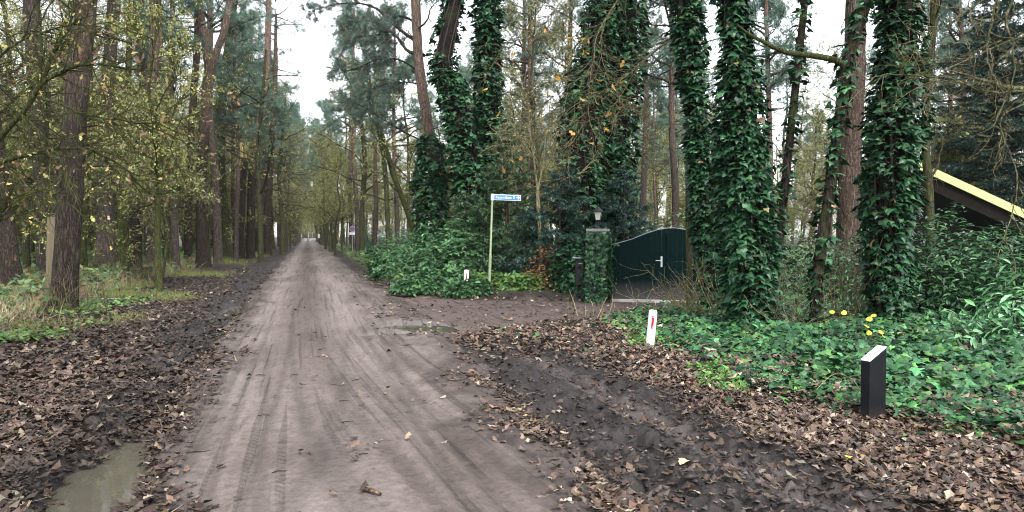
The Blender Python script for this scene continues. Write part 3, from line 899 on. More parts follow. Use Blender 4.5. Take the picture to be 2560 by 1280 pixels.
r2, f2 = ivy_tree('forked ivy tree behind the street name sign with bare bark near its top', [[(1192, 640, 46), (1180, 500, 46), (1162, 350, 44), (1132, 235, 42), (1108, 160, 34), (1124, 60, 30), (1146, -70, 26)], [(1216, 640, 40), (1226, 400, 36), (1222, 250, 34), (1216, 100, 34), (1222, -70, 30)]], 25.0, 12500, .165, 15, 100,
         bare=[(1134, 95, 24.6, .62), (1142, 30, 24.6, .55), (1152, -40, 24.6, .5)])
ivy_tree('slender crooked stem loosely covered with ivy beside the widest ivy trunk', [[(1938, 760, 12), (1948, 620, 13), (1962, 470, 14), (1984, 260, 13), (2003, 90, 12), (2016, -70, 11)]], 13.6, 620, .12, 16, 0, DARK, .75, thin=True)
r6, f6 = ivy_tree('thin dark stem leaning right with one bare mossy side branch', [[(2034, 835, 17), (2046, 680, 18), (2068, 520, 18), (2096, 330, 18), (2112, 200, 19), (2132, 100, 20), (2178, -70, 18)]], 12.0, 900, .12, 17, 0, DARK, .78, thin=True)
def sight_branch(pts, d0, d1, r0, r1, n=16):
    ds = np.linspace(d0, d1, len(pts)); P = spline(np.array([at(px, py, d) for (px, py), d in zip(pts, ds)]), n)
    return P, np.linspace(r0, r1, n)
P, R = sight_branch([(2116, 165), (2080, 148), (2020, 138), (1960, 130), (1915, 108), (1870, 84), (1840, 60)], 12.0, 11.6, .06, .018)
mb = MB(); v, q = tubes(P[None], R[None], 8); mb.add(v, q, MOSS * .8); mb.build('branch', M_OAK, r6, f6)

# leaning pine with an ivy sleeve at its foot, dead limbs reaching over the road
root = pine('pinkish pine leaning left above a sleeve of ivy, its limbs over the road', [(1096, 645, 16), (1092, 520, 15), (1086, 400, 14), (1070, 310, 13), (1054, 215, 13), (1044, 110, 12), (1036, -70, 11)], 27.0, GREY * 1.1, RED * .95, (3, 5.5), seed=21, top=13, ns=6, zs=3.5, group='pines on the right')
P, W = sight([(1082, 640, 42), (1078, 520, 42), (1075, 430, 36), (1072, 370, 28), (1070, 335, 12)], 27.0)
rng = np.random.default_rng(77)
mb = MB(); scatter(mb, IVY, *ivy_leaves(rng, P, W, 6000, .17, seed=8), 0, False)
o = mb.build('ivy', M_IVY, root, tuple(root.location)); o['kind'] = 'stuff'
base = np.array(root.location)
mb = MB(); rng = np.random.default_rng(3)
for pts, d0, d1, r0 in (([(1046, 60), (1000, 40), (950, 60), (905, 50), (850, 75)], 27, 31, .05), ([(1062, 190), (1000, 150), (940, 150), (880, 175), (840, 170)], 27, 31, .04), ([(1060, 138), (1020, 128), (995, 95), (972, 78), (940, 88), (905, 92), (860, 105)], 27, 29.5, .075), ([(1048, 108), (1005, 78), (968, 45), (935, 18), (890, 8), (835, 12), (770, 30)], 27, 31, .075),
                        ([(1068, 215), (1010, 205), (950, 215), (900, 235)], 27.5, 30, .03), ([(1075, 360), (1010, 330), (960, 300), (900, 262), (850, 240)], 29, 34, .035)):
    P, R = sight_branch(pts, d0, d1, r0, .012)
    v, q = tubes(P[None], R[None], 7); mb.add(v, q, DARK * 1.3, 0)
    p, d, _, t = spawn(rng, P[None], 46, .25, 1, .8)
    B = walk(rng, p, d, rng.uniform(.3, 1.2, 46), 5, .22, -.02); v, q = tubes(B, taper(np.full(46, .014), np.full(46, .004), 5), 3); mb.add(v, q, DARK * 1.4, 0)
    p, d, _, t = spawn(rng, B, 46 * 12, .3, 1, .5)
    for k in range(3):
        s = np.arange(len(p)) % 3 == k
        scatter(mb, PINE_T[k], p[s] + rng.normal(0, .05, (s.sum(), 3)), rng.normal(0, 1, (s.sum(), 3)), d[s] + [0, 0, .2], rng.uniform(.14, .24, s.sum()), tints(rng, s.sum(), [PINEG[0], PINEG[2], (.085, .075, .045)]), 1)
mb.build('limb', [M_TWIG, M_NEEDLE], root, base)

# mossy bare stem left of the house, crooked mossy stems in the left wood
def mossy(label, path, d, seed, col=MOSS, crown=None, group='mossy young trees', name='oak_tree', leaf=.8, cols=YELLOW, n1=8, spread=2.2, tmin=.35, lift=.04, zext=3.0):
    rng = np.random.default_rng(seed)
    P, R = sight(path, d)
    e = P[-1] + (P[-1] - P[-2]) / max((P[-1] - P[-2])[2], .3) * zext
    P, R = np.vstack([P, e]), np.append(R, R[-1] * .4)
    root = thing(name, label, 'tree', P[0], group)
    mb, PP, RR = trunk_geo(P, R, 12, 36, seed, .12, .35, col); mb.build('trunk', M_OAK, root, P[0])
    oak_crown(rng, PP, RR, n1, 6, 5, 3, tmin, spread, leaf, cols, np.asarray(col) * .95, lift=lift).build('crown', [M_TWIG, M_LEAF], root, P[0])
    return root, P[0], PP, RR
mossy('slim greenish mossy stem in front of the yellow edged roof', [(2327, 640, 11), (2322, 480, 11), (2314, 360, 10), (2320, 200, 10), (2342, -50, 9)], 15.0, 31, np.array([.085, .075, .042]), leaf=.15, n1=5)
mossy('curved mossy stem forking low between the furrowed pines', [(307, 672, 9), (301, 590, 10), (310, 500, 11), (304, 400, 9), (318, 300, 8), (322, 150, 7)], 26.5, 32, MOSS * .75)
mossy('mossy dark stem behind the thickest pine', [(208, 668, 10), (208, 560, 9), (213, 450, 8), (222, 320, 8), (226, 150, 7)], 26.0, 33, MOSS * .8)
mossy('dark mossy oak leaning over the verge left of the broken stump', [(570, 644, 13), (562, 540, 11), (552, 420, 11), (555, 300, 10), (560, 180, 9), (580, 60, 7)], 45.0, 34, OLIVE * .7, leaf=.5, n1=12, spread=3.2)
mossy('pale mossy oak stem deep in the left wood', [(415, 655, 8), (418, 540, 7), (412, 420, 7), (420, 300, 6)], 34.0, 35, MOSS * .75)
mossy('leaning bare tree beside the ivy sleeved pine', [(1040, 600, 8), (1015, 520, 7), (985, 440, 7), (968, 380, 6)], 34.0, 36, MOSS * .7, leaf=.7, n1=9, spread=2.6)

mossy('mossy oak on the left verge arching over the lane beside the crooked pine', [(652, 648, 7), (650, 520, 6), (644, 400, 6), (655, 260, 5)], 41.0, 37, OLIVE * .8, leaf=.8, n1=15, spread=4.6, tmin=.42, lift=.0)
mossy('mossy oak on the left verge arching low over the far lane', [(706, 632, 6), (704, 540, 5), (698, 440, 5), (706, 340, 4)], 58.0, 38, OLIVE * .8, leaf=.8, n1=15, spread=5.0, tmin=.38, lift=.0)
mossy('mossy oak on the right verge arching over the lane behind the round sign', [(905, 630, 7), (905, 520, 6), (912, 400, 6), (900, 280, 5)], 50.0, 39, OLIVE * .8, leaf=.9, n1=15, spread=4.8, tmin=.40, lift=.0)
mossy('mossy oak right of the round sign reaching toward the lane', [(972, 640, 7), (968, 520, 6), (960, 400, 6), (940, 290, 5)], 39.0, 43, OLIVE * .8, leaf=.7, n1=13, spread=3.8, tmin=.42, lift=.0)
# long mossy branches of an oak standing outside the left edge
Po = np.array([at(-150, 960, 9.2), at(-120, 500, 9.4), at(-95, 200, 9.6), at(-60, -300, 9.8)]); Po[0, 2] = H(Po[0, 0], Po[0, 1]) - .1
root = thing('oak_tree', 'mossy oak with long bent branches reaching in from the left edge', 'tree', Po[0], 'mossy young trees')
mb, PP, RR = trunk_geo(Po, np.array([.16, .13, .12, .08]), 14, 40, 5, .12, .4, MOSS * .8); mb.build('trunk', M_OAK, root, Po[0])
rng = np.random.default_rng(9)
LIMBS = [([(-110, 480), (-40, 400), (0, 345), (60, 285), (105, 215), (170, 180), (240, 165), (330, 175), (430, 180)], 9.4, 9.0, .05),
         ([(105, 215), (135, 150), (165, 95), (180, 40), (175, -30)], 9.25, 9.5, .028),
         ([(-110, 480), (-30, 420), (60, 390), (150, 372), (230, 380), (310, 420), (360, 470)], 9.4, 10.5, .035),
         ([(95, 240), (160, 262), (215, 285), (290, 300), (370, 310), (450, 305)], 9.2, 9.4, .016),
         ([(-80, 300), (-20, 170), (40, 110), (120, 75), (210, 60)], 9.5, 9.0, .022),
         ([(-60, 620), (0, 560), (30, 480)], 9.4, 9.2, .010), ([(-90, 250), (0, 262), (70, 300), (120, 360), (168, 430), (165, 500)], 9.3, 8.8, .012)]
for pts, d0, d1, r0 in LIMBS:
    mb = MB()
    P, R = sight_branch(pts, d0, d1, r0, .006, 24)
    P = P + np.cumsum(rng.normal(0, .008, P.shape), 0)
    v, q = tubes(P[None], R[None], 7); mb.add(v, q, MOSS * .85)
    p, d, _, t = spawn(rng, P[None], 26, .15, 1, .75)
    B = walk(rng, p, d, rng.uniform(.3, 1.0, 26), 7, .22, .01); v, q = tubes(B, taper(np.full(26, .009), np.full(26, .003), 7), 4); mb.add(v, q, MOSS * 1.05)
    p, d, _, t = spawn(rng, B, 110, .2, 1, .75)
    B2 = walk(rng, p, d, rng.uniform(.12, .45, 110), 5, .25, 0); v, q = tubes(B2, taper(np.full(110, .004), np.full(110, .0017), 5), 3); mb.add(v, q, MOSS * 1.2)
    p, d, _, t = spawn(rng, B2, 60, .4, 1, .6)
    scatter(mb, OAKS_S[0], p, rng.normal(0, 1, (60, 3)) + [0, 0, .5], d + [0, 0, -.6], rng.uniform(.05, .10, 60), tints(rng, 60, BROWNL + [YELLOW[1], YELLOW[2]]), 1)
    mb.build('branch', [M_OAK, M_LEAF], root, Po[0])

# pale twig tangle of a tree standing outside the right edge
Po = np.array([at(2760, 900, 8.4), at(2720, 500, 8.4), at(2690, 200, 8.4), at(2640, -300, 8.3)]); Po[0, 2] = H(Po[0, 0], Po[0, 1]) - .1
root = thing('oak_tree', 'pale lichen covered tree whose twigs hang in at the top right corner', 'tree', Po[0], 'mossy young trees')
mb, PP, RR = trunk_geo(Po, np.array([.14, .12, .11, .07]), 14, 40, 6, .12, .4, PALE * .6); mb.build('trunk', M_OAK, root, Po[0])
for pts, d0, d1, r0 in [([(2720, 250), (2600, 225), (2520, 215), (2470, 200), (2420, 180), (2355, 160)], 8.4, 7.8, .045),
                        ([(2620, 228), (2520, 226), (2440, 222), (2360, 196), (2310, 190), (2260, 155), (2215, 118)], 8.2, 7.6, .014),
                        ([(2400, 205), (2330, 198), (2270, 190), (2210, 192), (2160, 205)], 7.8, 7.5, .008),
                        ([(2690, 60), (2560, 90), (2450, 130), (2370, 170), (2330, 220), (2300, 280)], 8.4, 7.7, .012),
                        ([(2690, -60), (2560, -20), (2520, 40), (2535, 120), (2545, 190), (2520, 260), (2490, 330)], 8.2, 7.6, .013),
                        ([(2600, -80), (2500, -10), (2480, 60), (2470, 130), (2475, 190), (2500, 220)], 8.2, 7.7, .012),
                        ([(2580, 250), (2530, 270), (2500, 300), (2520, 360), (2545, 430), (2530, 520), (2500, 600), (2480, 660)], 8.0, 7.6, .008),
                        ([(2640, -100), (2440, 10), (2380, 60), (2330, 90), (2270, 110)], 8.3, 8.0, .010)]:
    mb = MB()
    P, R = sight_branch(pts, d0, d1, r0, .004, 24)
    P = P + np.cumsum(rng.normal(0, .006, P.shape), 0)
    v, q = tubes(P[None], R[None], 7); mb.add(v, q, PALE * .85)
    p, d, _, t = spawn(rng, P[None], 14, .15, 1, .8)
    B = walk(rng, p, d, rng.uniform(.2, .7, 14), 7, .28, -.03); v, q = tubes(B, taper(np.full(14, .006), np.full(14, .0025), 7), 4); mb.add(v, q, PALE)
    p, d, _, t = spawn(rng, B, 50, .2, 1, .8)
    B2 = walk(rng, p, d, rng.uniform(.08, .3, 50), 5, .3, 0); v, q = tubes(B2, taper(np.full(50, .003), np.full(50, .0014), 5), 3); mb.add(v, q, PALE * 1.05)
    mb.build('branch', [M_OAK, M_LEAF], root, Po[0])

# thin bare branches hanging in front of the huge ivy tree, from the right hand ivy trunks
Po = np.array([at(1725, 690, 16.2), at(1722, 400, 16.2), at(1728, 130, 16.2), at(1722, -120, 16.2)]); Po[0, 2] = H(Po[0, 0], Po[0, 1]) - .1
root = thing('oak_tree', 'thin oak stem by the gate whose bare twigs hang before the huge ivy tree', 'tree', Po[0], 'mossy young trees')
mb, PP, RR = trunk_geo(Po, np.array([.08, .07, .06, .05]), 12, 40, 6, .12, .4, OLIVE); mb.build('trunk', M_OAK, root, Po[0])
for pts, d0, d1, r0 in [([(1728, 60), (1690, 90), (1645, 118), (1600, 150), (1570, 175), (1530, 210), (1480, 235)], 16.2, 14.2, .035),
                        ([(1720, -80), (1600, -60), (1540, 20), (1500, 90), (1485, 160), (1475, 240), (1478, 310), (1495, 350)], 16.2, 13.8, .020),
                        ([(1540, 20), (1505, 60), (1500, 130), (1520, 200), (1545, 250), (1548, 285)], 14.8, 13.8, .010),
                        ([(1600, -60), (1480, -30), (1400, 20), (1340, 60), (1290, 85), (1250, 140)], 15.6, 14.0, .014),
                        ([(1480, 235), (1430, 270), (1390, 300), (1330, 330), (1270, 350)], 14.2, 13.8, .008),
                        ([(1570, 175), (1500, 180), (1440, 200), (1380, 250), (1350, 300)], 14.8, 14.0, .009),
                        ([(1600, 150), (1560, 230), (1520, 280), (1470, 300), (1430, 350)], 15.0, 14.0, .008)]:
    mb = MB()
    P, R = sight_branch(pts, d0, d1, r0, .005, 26)
    P = P + np.cumsum(rng.normal(0, .012, P.shape), 0)
    v, q = tubes(P[None], R[None], 6); mb.add(v, q, PALE * .75)
    p, d, _, t = spawn(rng, P[None], 20, .15, 1, .7)
    B = walk(rng, p, d, rng.uniform(.4, 1.3, 20), 8, .22, -.02); v, q = tubes(B, taper(np.full(20, .008), np.full(20, .0035), 8), 4); mb.add(v, q, PALE * .8)
    p, d, _, t = spawn(rng, B, 90, .15, 1, .75)
    B2 = walk(rng, p, d, rng.uniform(.15, .5, 90), 6, .25, 0); v, q = tubes(B2, taper(np.full(90, .0045), np.full(90, .002), 6), 3); mb.add(v, q, PALE * .9)
    p, d, _, t = spawn(rng, B2, 7, .4, 1, .6)
    scatter(mb, OAKS_S[0], p, rng.normal(0, 1, (7, 3)) + [0, 0, .5], d + [0, 0, -.6], rng.uniform(.10, .19, 7), tints(rng, 7, [(.45, .27, .05), (.36, .20, .05)]), 1)
    mb.build('branch', [M_TWIG, M_LEAF], root, Po[0])

# pale forked sapling behind the street sign
for lab, path, forks, d, seed in (('pale bare sapling forked in two behind the street name sign', [(1352, 700, 6), (1350, 600, 5), (1344, 478, 5)], ([(1344, 478), (1335, 400), (1326, 340), (1320, 250)], [(1344, 478), (1356, 420), (1362, 360), (1375, 280)]), 20.6, 41),):
    P, R = sight(path, d); rng = np.random.default_rng(seed)
    root = thing('sapling', lab, 'tree', P[0])
    mb, PP, RR = trunk_geo(P, R, 10, 24, seed, .06, .2, PALE * 1.1)
    for fk in forks:
        Q, W = sight_branch(fk, d, d - .3, .034, .012, 16)
        v, q = tubes(Q[None], W[None], 8); mb.add(v, q, PALE * 1.1)
    mb.build('trunk', M_TWIG, root, P[0])
    for fk in forks:
        Q, W = sight_branch(fk, d, d - .3, .034, .012, 16)
        oak_crown(rng, Q, W, 7, 4, 3, 0, .1, 1.6, .12, YELLOW, PALE, .12, .006, .02).build('crown', [M_TWIG, M_LEAF], root, P[0])

# ------------------------------------------------------------------ background wood: a few prototypes, copied tree by tree
def proto_pine(seed, Ht, cz, spread, r):
    rng = np.random.default_rng(seed)
    k = np.linspace(0, 1, 6)
    sway = np.cumsum(rng.normal(0, .10, (6, 2)), 0); sway -= sway[0]
    P = np.column_stack([sway, k * Ht - .15]); R = r * (1 - .62 * k)
    mb, PP, RR = trunk_geo(P, R, 10, 30, seed, .10, .3, GREY * 1.05, RED, cz * .45, cz)
    s = stubs(rng, PP, RR, 16, 2.5, (.5, 2.0))
    for b_ in s:
        mb.v += b_.v; mb.f += [f + mb.n for f in b_.f]; mb.t += b_.t; mb.m += b_.m; mb.sm += b_.sm; mb.n += b_.n
    tr = mb.mesh('trunk', M_PINE)
    cr = pine_crown(rng, sway[-2], cz, Ht, spread, 36, 8, 8, tuft=.33).mesh('crown', [M_PINE, M_NEEDLE])
    return tr, cr
def proto_oak(seed, Ht, r, spread, tmin, leaf, cols, bark):
    rng = np.random.default_rng(seed)
    k = np.linspace(0, 1, 7)
    sway = np.cumsum(rng.normal(0, .22, (7, 2)), 0); sway -= sway[0]
    P = np.column_stack([sway, k * Ht - .12]); R = r * (1 - .8 * k)
    mb, PP, RR = trunk_geo(P, R, 10, 28, seed, .12, .35, bark)
    return mb.mesh('trunk', M_OAK), oak_crown(rng, PP, RR, 16, 8, 6, 4, tmin, spread, leaf, cols, bark * .95, lsize=.09, twig=.0085).mesh('crown', [M_TWIG, M_LEAF])
PINES = [proto_pine(201, 19, 9.0, 3.4, .21), proto_pine(202, 17, 7.5, 3.2, .19), proto_pine(203, 22, 11, 3.6, .24)]
OAKP = [proto_oak(211, 12, .15, 4.0, .24, 1.2, YELLOW, OLIVE), proto_oak(212, 10.5, .12, 3.6, .22, 1.5, YELLOW, MOSS), proto_oak(213, 14, .18, 4.6, .22, .7, YELLOW + BROWNL, OLIVE * 1.1)]
SAPS = [proto_oak(221, 5, .045, 1.9, .22, .5, YELLOW, OLIVE * 1.2), proto_oak(222, 4, .035, 1.6, .2, .40, [(.32, .27, .06), (.22, .22, .07)], MOSS)]

HERO = [(40, 'the leftmost pine'), (160, 'the thickest left pine'), (262, 'the grey furrowed pine'), (340, 'the dark straight pine'), (505, 'the forked pine'), (600, 'the broken stump'), (690, 'the lane\'s left verge'),
        (880, 'the round sign'), (1000, 'the bramble corner'), (1075, 'the ivy sleeved pine'), (1190, 'the forked ivy tree'), (1270, 'the street sign'), (1345, 'the forked sapling'), (1480, 'the huge ivy tree'), (1640, 'the gate'), (1780, 'the left leaning ivy trunk'),
        (1855, 'the widest ivy trunk'), (1960, 'the crooked ivy stem'), (2060, 'the thin leaning stem'), (2125, 'the bare brown pine'), (2225, 'the thick dark ivy trunk'), (2330, 'the slim mossy stem'), (2480, 'the laurel hedge')]
def told_apart(base, x, y, s, k):
    v = np.array([x, y, 0.0]); d = v @ _f; px = 1280 + F * (v @ _r) / d
    near = min(HERO, key=lambda h: abs(h[0] - px))
    how = ('just behind', 'well behind', 'far behind')[int(d > 38) + int(d > 70)]
    side = 'left of' if px < near[0] - 25 else 'right of' if px > near[0] + 25 else 'behind'
    return '%s %s, %s %s' % (('slight', 'tall')[int(s > .95)] if k else 'bushy', base, ('near the front', 'midway', 'far back')[int(d > 38) + int(d > 70)], side + ' ' + near[1])
rngp = np.random.default_rng(55)
def plant(protos, name, label, cat, group, x, y, s=1.0, lean=.03):
    k = int(rngp.integers(len(protos)))
    z = H(x, y)
    root = bpy.data.objects.new(name, None); C.objects.link(root)
    root.location = (x, y, z - .02); root.scale = (s, s, s)
    root.rotation_euler = (rngp.normal(0, lean), rngp.normal(0, lean), rngp.uniform(0, 6.28))
    if group not in ('pines on the right',): label = told_apart(label, x, y, s, k)
    props(root, label, cat, group)
    for nm, me in zip(('trunk', 'crown'), protos[k]):
        o = bpy.data.objects.new(nm, me); C.objects.link(o); o.parent = root
    return root

taken = [tuple(o.location[:2]) for o in C.objects if o.parent is None and o.name.split('.')[0] in ('pine_tree', 'ivy_tree', 'oak_tree', 'sapling', 'broken_tree_stump')]
def free(x, y, r):
    for a, b in taken:
        if (a - x) ** 2 + (b - y) ** 2 < r * r: return False
    taken.append((x, y)); return True
def infield(x, y):
    v = np.array([x, y, 0]); d = v @ _f; u = v @ _r
    return d > 8 and abs(u / d) < .80
# surveyed pines behind the gate and between the ivy trunks
for px, d, s, lab in ((1356, 40, .95, 'straight pinkish pine trunk left of the huge ivy tree, sky behind it'), (1292, 44, .9, 'slim pink pine trunk between the two stemmed ivy tree and the forked sapling'), (1330, 47, .75, 'slender reddish pine just left of the straight pinkish one'),
                      (1428, 42, .9, 'forked looking pink pine top peeping over the huge ivy tree'), (1608, 36, .8, 'pale pine trunk along the right side of the huge ivy tree'), (1680, 27, .72, 'slim grey brown pine trunk rising right behind the gate'),
                      (1918, 34, .9, 'orange pink pine trunk in the gap right of the widest ivy trunk'), (1640, 52, .7, 'thin crooked reddish pine in the bright gap beside the gate pine'), (2395, 32, .9, 'pinkish pine trunk above the roof edge on the right'), (2370, 40, .8, 'distant pink pine left of the one above the roof edge')):
    g = at(px, 585, d); plant(PINES, 'pine_tree', lab, 'tree', 'pines on the right', g[0], g[1], s, .01); taken.append((g[0], g[1]))
# crowns that frame the strip of sky over the road
for x, y, s in ((-3.9, 44, .78), (-4.6, 52, .9), (-3.3, 60, .85), (-3.6, 70, .95), (4.6, 40, .78), (4.2, 50, .85), (3.8, 60, .9), (3.9, 70, .95), (-2.4, 84, .95), (2.6, 88, .95), (-1.8, 104, 1.0), (1.8, 110, 1.0), (-1.7, 122, 1.05), (1.8, 130, 1.05), (-1.7, 142, 1.1), (1.8, 152, 1.1), (-1.8, 165, 1.15), (-3.4, 94, 1.0), (3.5, 98, 1.0)):
    plant(PINES, 'pine_tree', 'roadside pine', 'tree', 'pines framing the road', x, y, s, .03); taken.append((x, y))
for px, d, sc in ((440, 31, .95), (545, 39, 1.0), (618, 54, .95), (645, 62, 1.0), (684, 76, 1.0), (700, 90, 1.0)):
    g = at(px, 585, d); plant(PINES, 'pine_tree', 'roadside pine', 'tree', 'pines framing the road', g[0], g[1], sc, .02); taken.append((g[0], g[1]))
SPEC = [  # protos, name, label, group, count, x range, y range, spacing, scale
    (OAKP, 'oak_tree', 'yellowing oak', 'oaks in the left wood', 112, (-40, -3.8), (20, 100), 2.2, (.75, 1.15)),
    (SAPS, 'sapling', 'yellow sapling', 'saplings in the left wood', 40, (-30, -4), (24, 75), 1.5, (.8, 1.4)),
    (PINES, 'pine_tree', 'straight pine', 'pines in the left wood', 32, (-48, -3.4), (30, 120), 2.6, (.8, 1.15)),
    (OAKP, 'oak_tree', 'mossy oak', 'oaks in the right wood', 80, (3.4, 62), (24, 110), 2.8, (.7, 1.1)),
    (SAPS, 'sapling', 'thin sapling', 'saplings in the right wood', 40, (3.6, 50), (22, 75), 1.6, (.8, 1.5)),
    (PINES, 'pine_tree', 'straight pine', 'pines in the right wood', 62, (4.5, 75), (26, 130), 3.0, (.8, 1.15)),
]
for protos, name, lab, grp, cnt, xr_, yr_, sp, sc in SPEC:
    n = t = 0
    while n < cnt and t < 6000:
        t += 1
        y = yr_[0] + (yr_[1] - yr_[0]) * rngp.uniform() ** 1.25; x = rngp.uniform(*xr_)
        if not infield(x, y): continue
        if name == 'pine_tree' and x < 0 and y < 60 and x > -5.5: continue
        if name in ('oak_tree', 'sapling') and x < 0:
            dq = np.array([x, y, 0]) @ _f; pq = 1280 + F * (np.array([x, y, 0]) @ _r) / dq
            if pq > 400 and dq < 44: continue
        if x > 5 and y < 24 and x < 12: continue
        if x > 11 and y < 24: continue
        if 12 < x < 24 and y < 30: continue
        if name == 'pine_tree' and 12 < x and y < 45 and rngp.uniform() < .6: continue
        if not free(x, y, sp): continue
        plant(protos, name, lab, 'tree', grp, x, y, rngp.uniform(*sc), .05); n += 1
# roadside oaks down the lane
for sgn in (-1, 1):
    for k in range(24):
        y = 58 + k * 6 + rngp.uniform(-2, 2); x = sgn * rngp.uniform(1.8, 3.2)
        if not free(x, y, 1.5): continue
        plant(OAKP, 'oak_tree', 'oak on the lane\'s %s verge' % ('left' if sgn < 0 else 'right'), 'tree', 'oaks arching over the far lane', x, y, rngp.uniform(.65, .95) * (1 + .5 * sstep(95, 150, y)), .06)

# the far wood that reads as one mass
def far_wood():
    rng = np.random.default_rng(4); mb = MB()
    for side in (-1, 1):
        n = 190
        y = rng.uniform(95, 300, n); x = side * (3.6 + rng.uniform(0, 1, n) ** 1.3 * 130)
        x[:40] = rng.uniform(-6, 6, 40) + side * 2; y[:40] = rng.uniform(285, 330, 40)
        P = walk(rng, np.stack([x, y, 0 * x - .3], 1), np.tile([0, 0, 1.0], (n, 1)), rng.uniform(9, 19, n), 6, .05, 0)
        v, q = tubes(P, taper(rng.uniform(.10, .22, n), np.full(n, .05), 6), 5); mb.add(v, q, GREY)
        par = np.repeat(np.arange(n), 11)
        p, d, _, t = spawn(rng, P, len(par), .12, 1, 1.0, par)
        B = walk(rng, p, d, rng.uniform(1.2, 4.2, len(par)), 4, .25, .06); v, q = tubes(B, taper(np.full(len(par), .05), np.full(len(par), .02), 4), 3); mb.add(v, q, OLIVE * 2.2)
        pp = np.repeat(np.arange(len(par)), 9)
        p, d, _, t = spawn(rng, B, len(pp), .2, 1, .8, pp)
        p = p + rng.normal(0, .35, p.shape)
        hi = p[:, 2] > 8
        scatter(mb, QUAD, p, rng.normal(0, 1, p.shape), rng.normal(0, 1, p.shape), rng.uniform(.28, .62, len(p)), np.where(hi[:, None], tints(rng, len(p), PINEG), tints(rng, len(p), [(.40, .37, .18), (.32, .33, .16), (.38, .31, .17), (.26, .32, .15)])), 1)
    o = mb.build('distant_woodland', [M_TWIG, M_LEAF]); props(o, kind='stuff')
far_wood()

# ------------------------------------------------------------------ spruces
BLUEG = [(.030, .072, .056), (.022, .052, .043), (.042, .088, .066)]
FRESH = [(.065, .125, .055), (.045, .095, .048), (.09, .15, .062)]
def spruce(label, px, d, Ht, spread, seed, cols, dens=1.0, z0=.15, group='spruces right of the road'):
    rng = np.random.default_rng(seed); g = at(px, 585, d); z = H(g[0], g[1])
    root = thing('spruce_tree', label, 'tree', (g[0], g[1], z), group)
    mb = MB(); P = np.column_stack([np.zeros(5), np.zeros(5), np.linspace(-.1, Ht, 5)])
    trunk_geo(P, np.linspace(.018 * Ht, .01, 5), 8, 16, seed, .1, .2, GREY * 1.1, mb=mb); mb.build('trunk', M_TWIG, root)
    spruce_crown(rng, Ht, spread, cols, dens, z0).build('crown', [M_TWIG, M_NEEDLE], root)
spruce('young green spruce just behind the street name sign', 1268, 22.6, 5.2, 1.6, 1, FRESH)
spruce('dark blue green spruce under the huge ivy tree', 1400, 21.0, 3.3, 1.9, 2, BLUEG, 1.1)
spruce('dark spruce beside the lamp on the gate pillar', 1560, 21.5, 3.5, 1.6, 3, BLUEG)
spruce('low dark spruce between the sign pole and the dark blue green one', 1320, 21.4, 2.2, 1.2, 4, FRESH + BLUEG, 1.2)
spruce('small spruce at the foot of the two stemmed ivy tree', 1165, 23.5, 2.9, 1.4, 5, FRESH)
spruce('big dark spruce behind the roof on the right', 2480, 27.0, 12.0, 3.4, 6, BLUEG, .9, 1.5)
spruce('second dark spruce behind the roof near the right edge', 2620, 25.0, 11.0, 3.0, 7, BLUEG, .9, 1.5)
spruce('dark spruce in the gap between the thick ivy trunk and the big one', 2370, 31.0, 6.5, 2.0, 8, FRESH + BLUEG, .8, .6)

# ------------------------------------------------------------------ gate, pillar, lamp, letterbox
GA, GB = gnd(1512, 752), gnd(1745, 757)
gdir = (GB - GA)[:2]; GW = float(np.linalg.norm(gdir)); gdir /= GW
gang = math.atan2(gdir[1], gdir[0])
def gate_mat():
    m, nt, b, out = newmat('gate_paint')
    tc = nt.nodes.new('ShaderNodeTexCoord'); sp = nt.nodes.new('ShaderNodeSeparateXYZ'); nt.links.new(tc.outputs['Object'], sp.inputs[0])
    n = noise(nt, 7, 5, .65); n2 = noise(nt, 40, 4, .6, (1, 1, .12))
    z = math_(nt, 'ADD', sp.outputs['Z'], math_(nt, 'MULTIPLY', n, -.18))
    splash = ramp(nt, z, .02, .42, .85, 0.0)
    c = mixc(nt, ramp(nt, n2, .4, .7), (.0012, .0075, .0075), (.002, .011, .0105))
    c = mixc(nt, splash, c, (.075, .066, .066))
    nt.links.new(c, b.inputs['Base Color'])
    b.inputs['Roughness'].default_value = .6
    b.inputs['Specular IOR Level'].default_value = .04
    bump(nt, b, n2, .2, .01)
    return m
M_GATE = gate_mat()
M_EDGE = plain('worn_grey_edge', (.20, .23, .23), .6)
M_STEEL = plain('brushed_steel', (.50, .52, .53), .35, .5, .7, .1)
M_STONE = plain('grey_stone', (.17, .18, .18), .8, .3, 0, .6, 12, (.10, .12, .08), .3)
M_CONC = plain('pale_concrete', (.42, .41, .39), .85, .3, 0, .5, 10, (.2, .18, .16), .3)
root = thing('gate', 'dark green wooden driveway gate with arched top and white handle', 'gate', (GA[0], GA[1], H(GA[0], GA[1])), rz=gang)
def gtop(u):                                          # height of the arched top along the gate
    t = u / GW
    return np.interp(t, [0, .12, .3, .45, .58, .68, .76, .86, .95, 1.0], [1.36, 1.40, 1.52, 1.66, 1.75, 1.785, 1.785, 1.75, 1.67, 1.60])
NB = 18
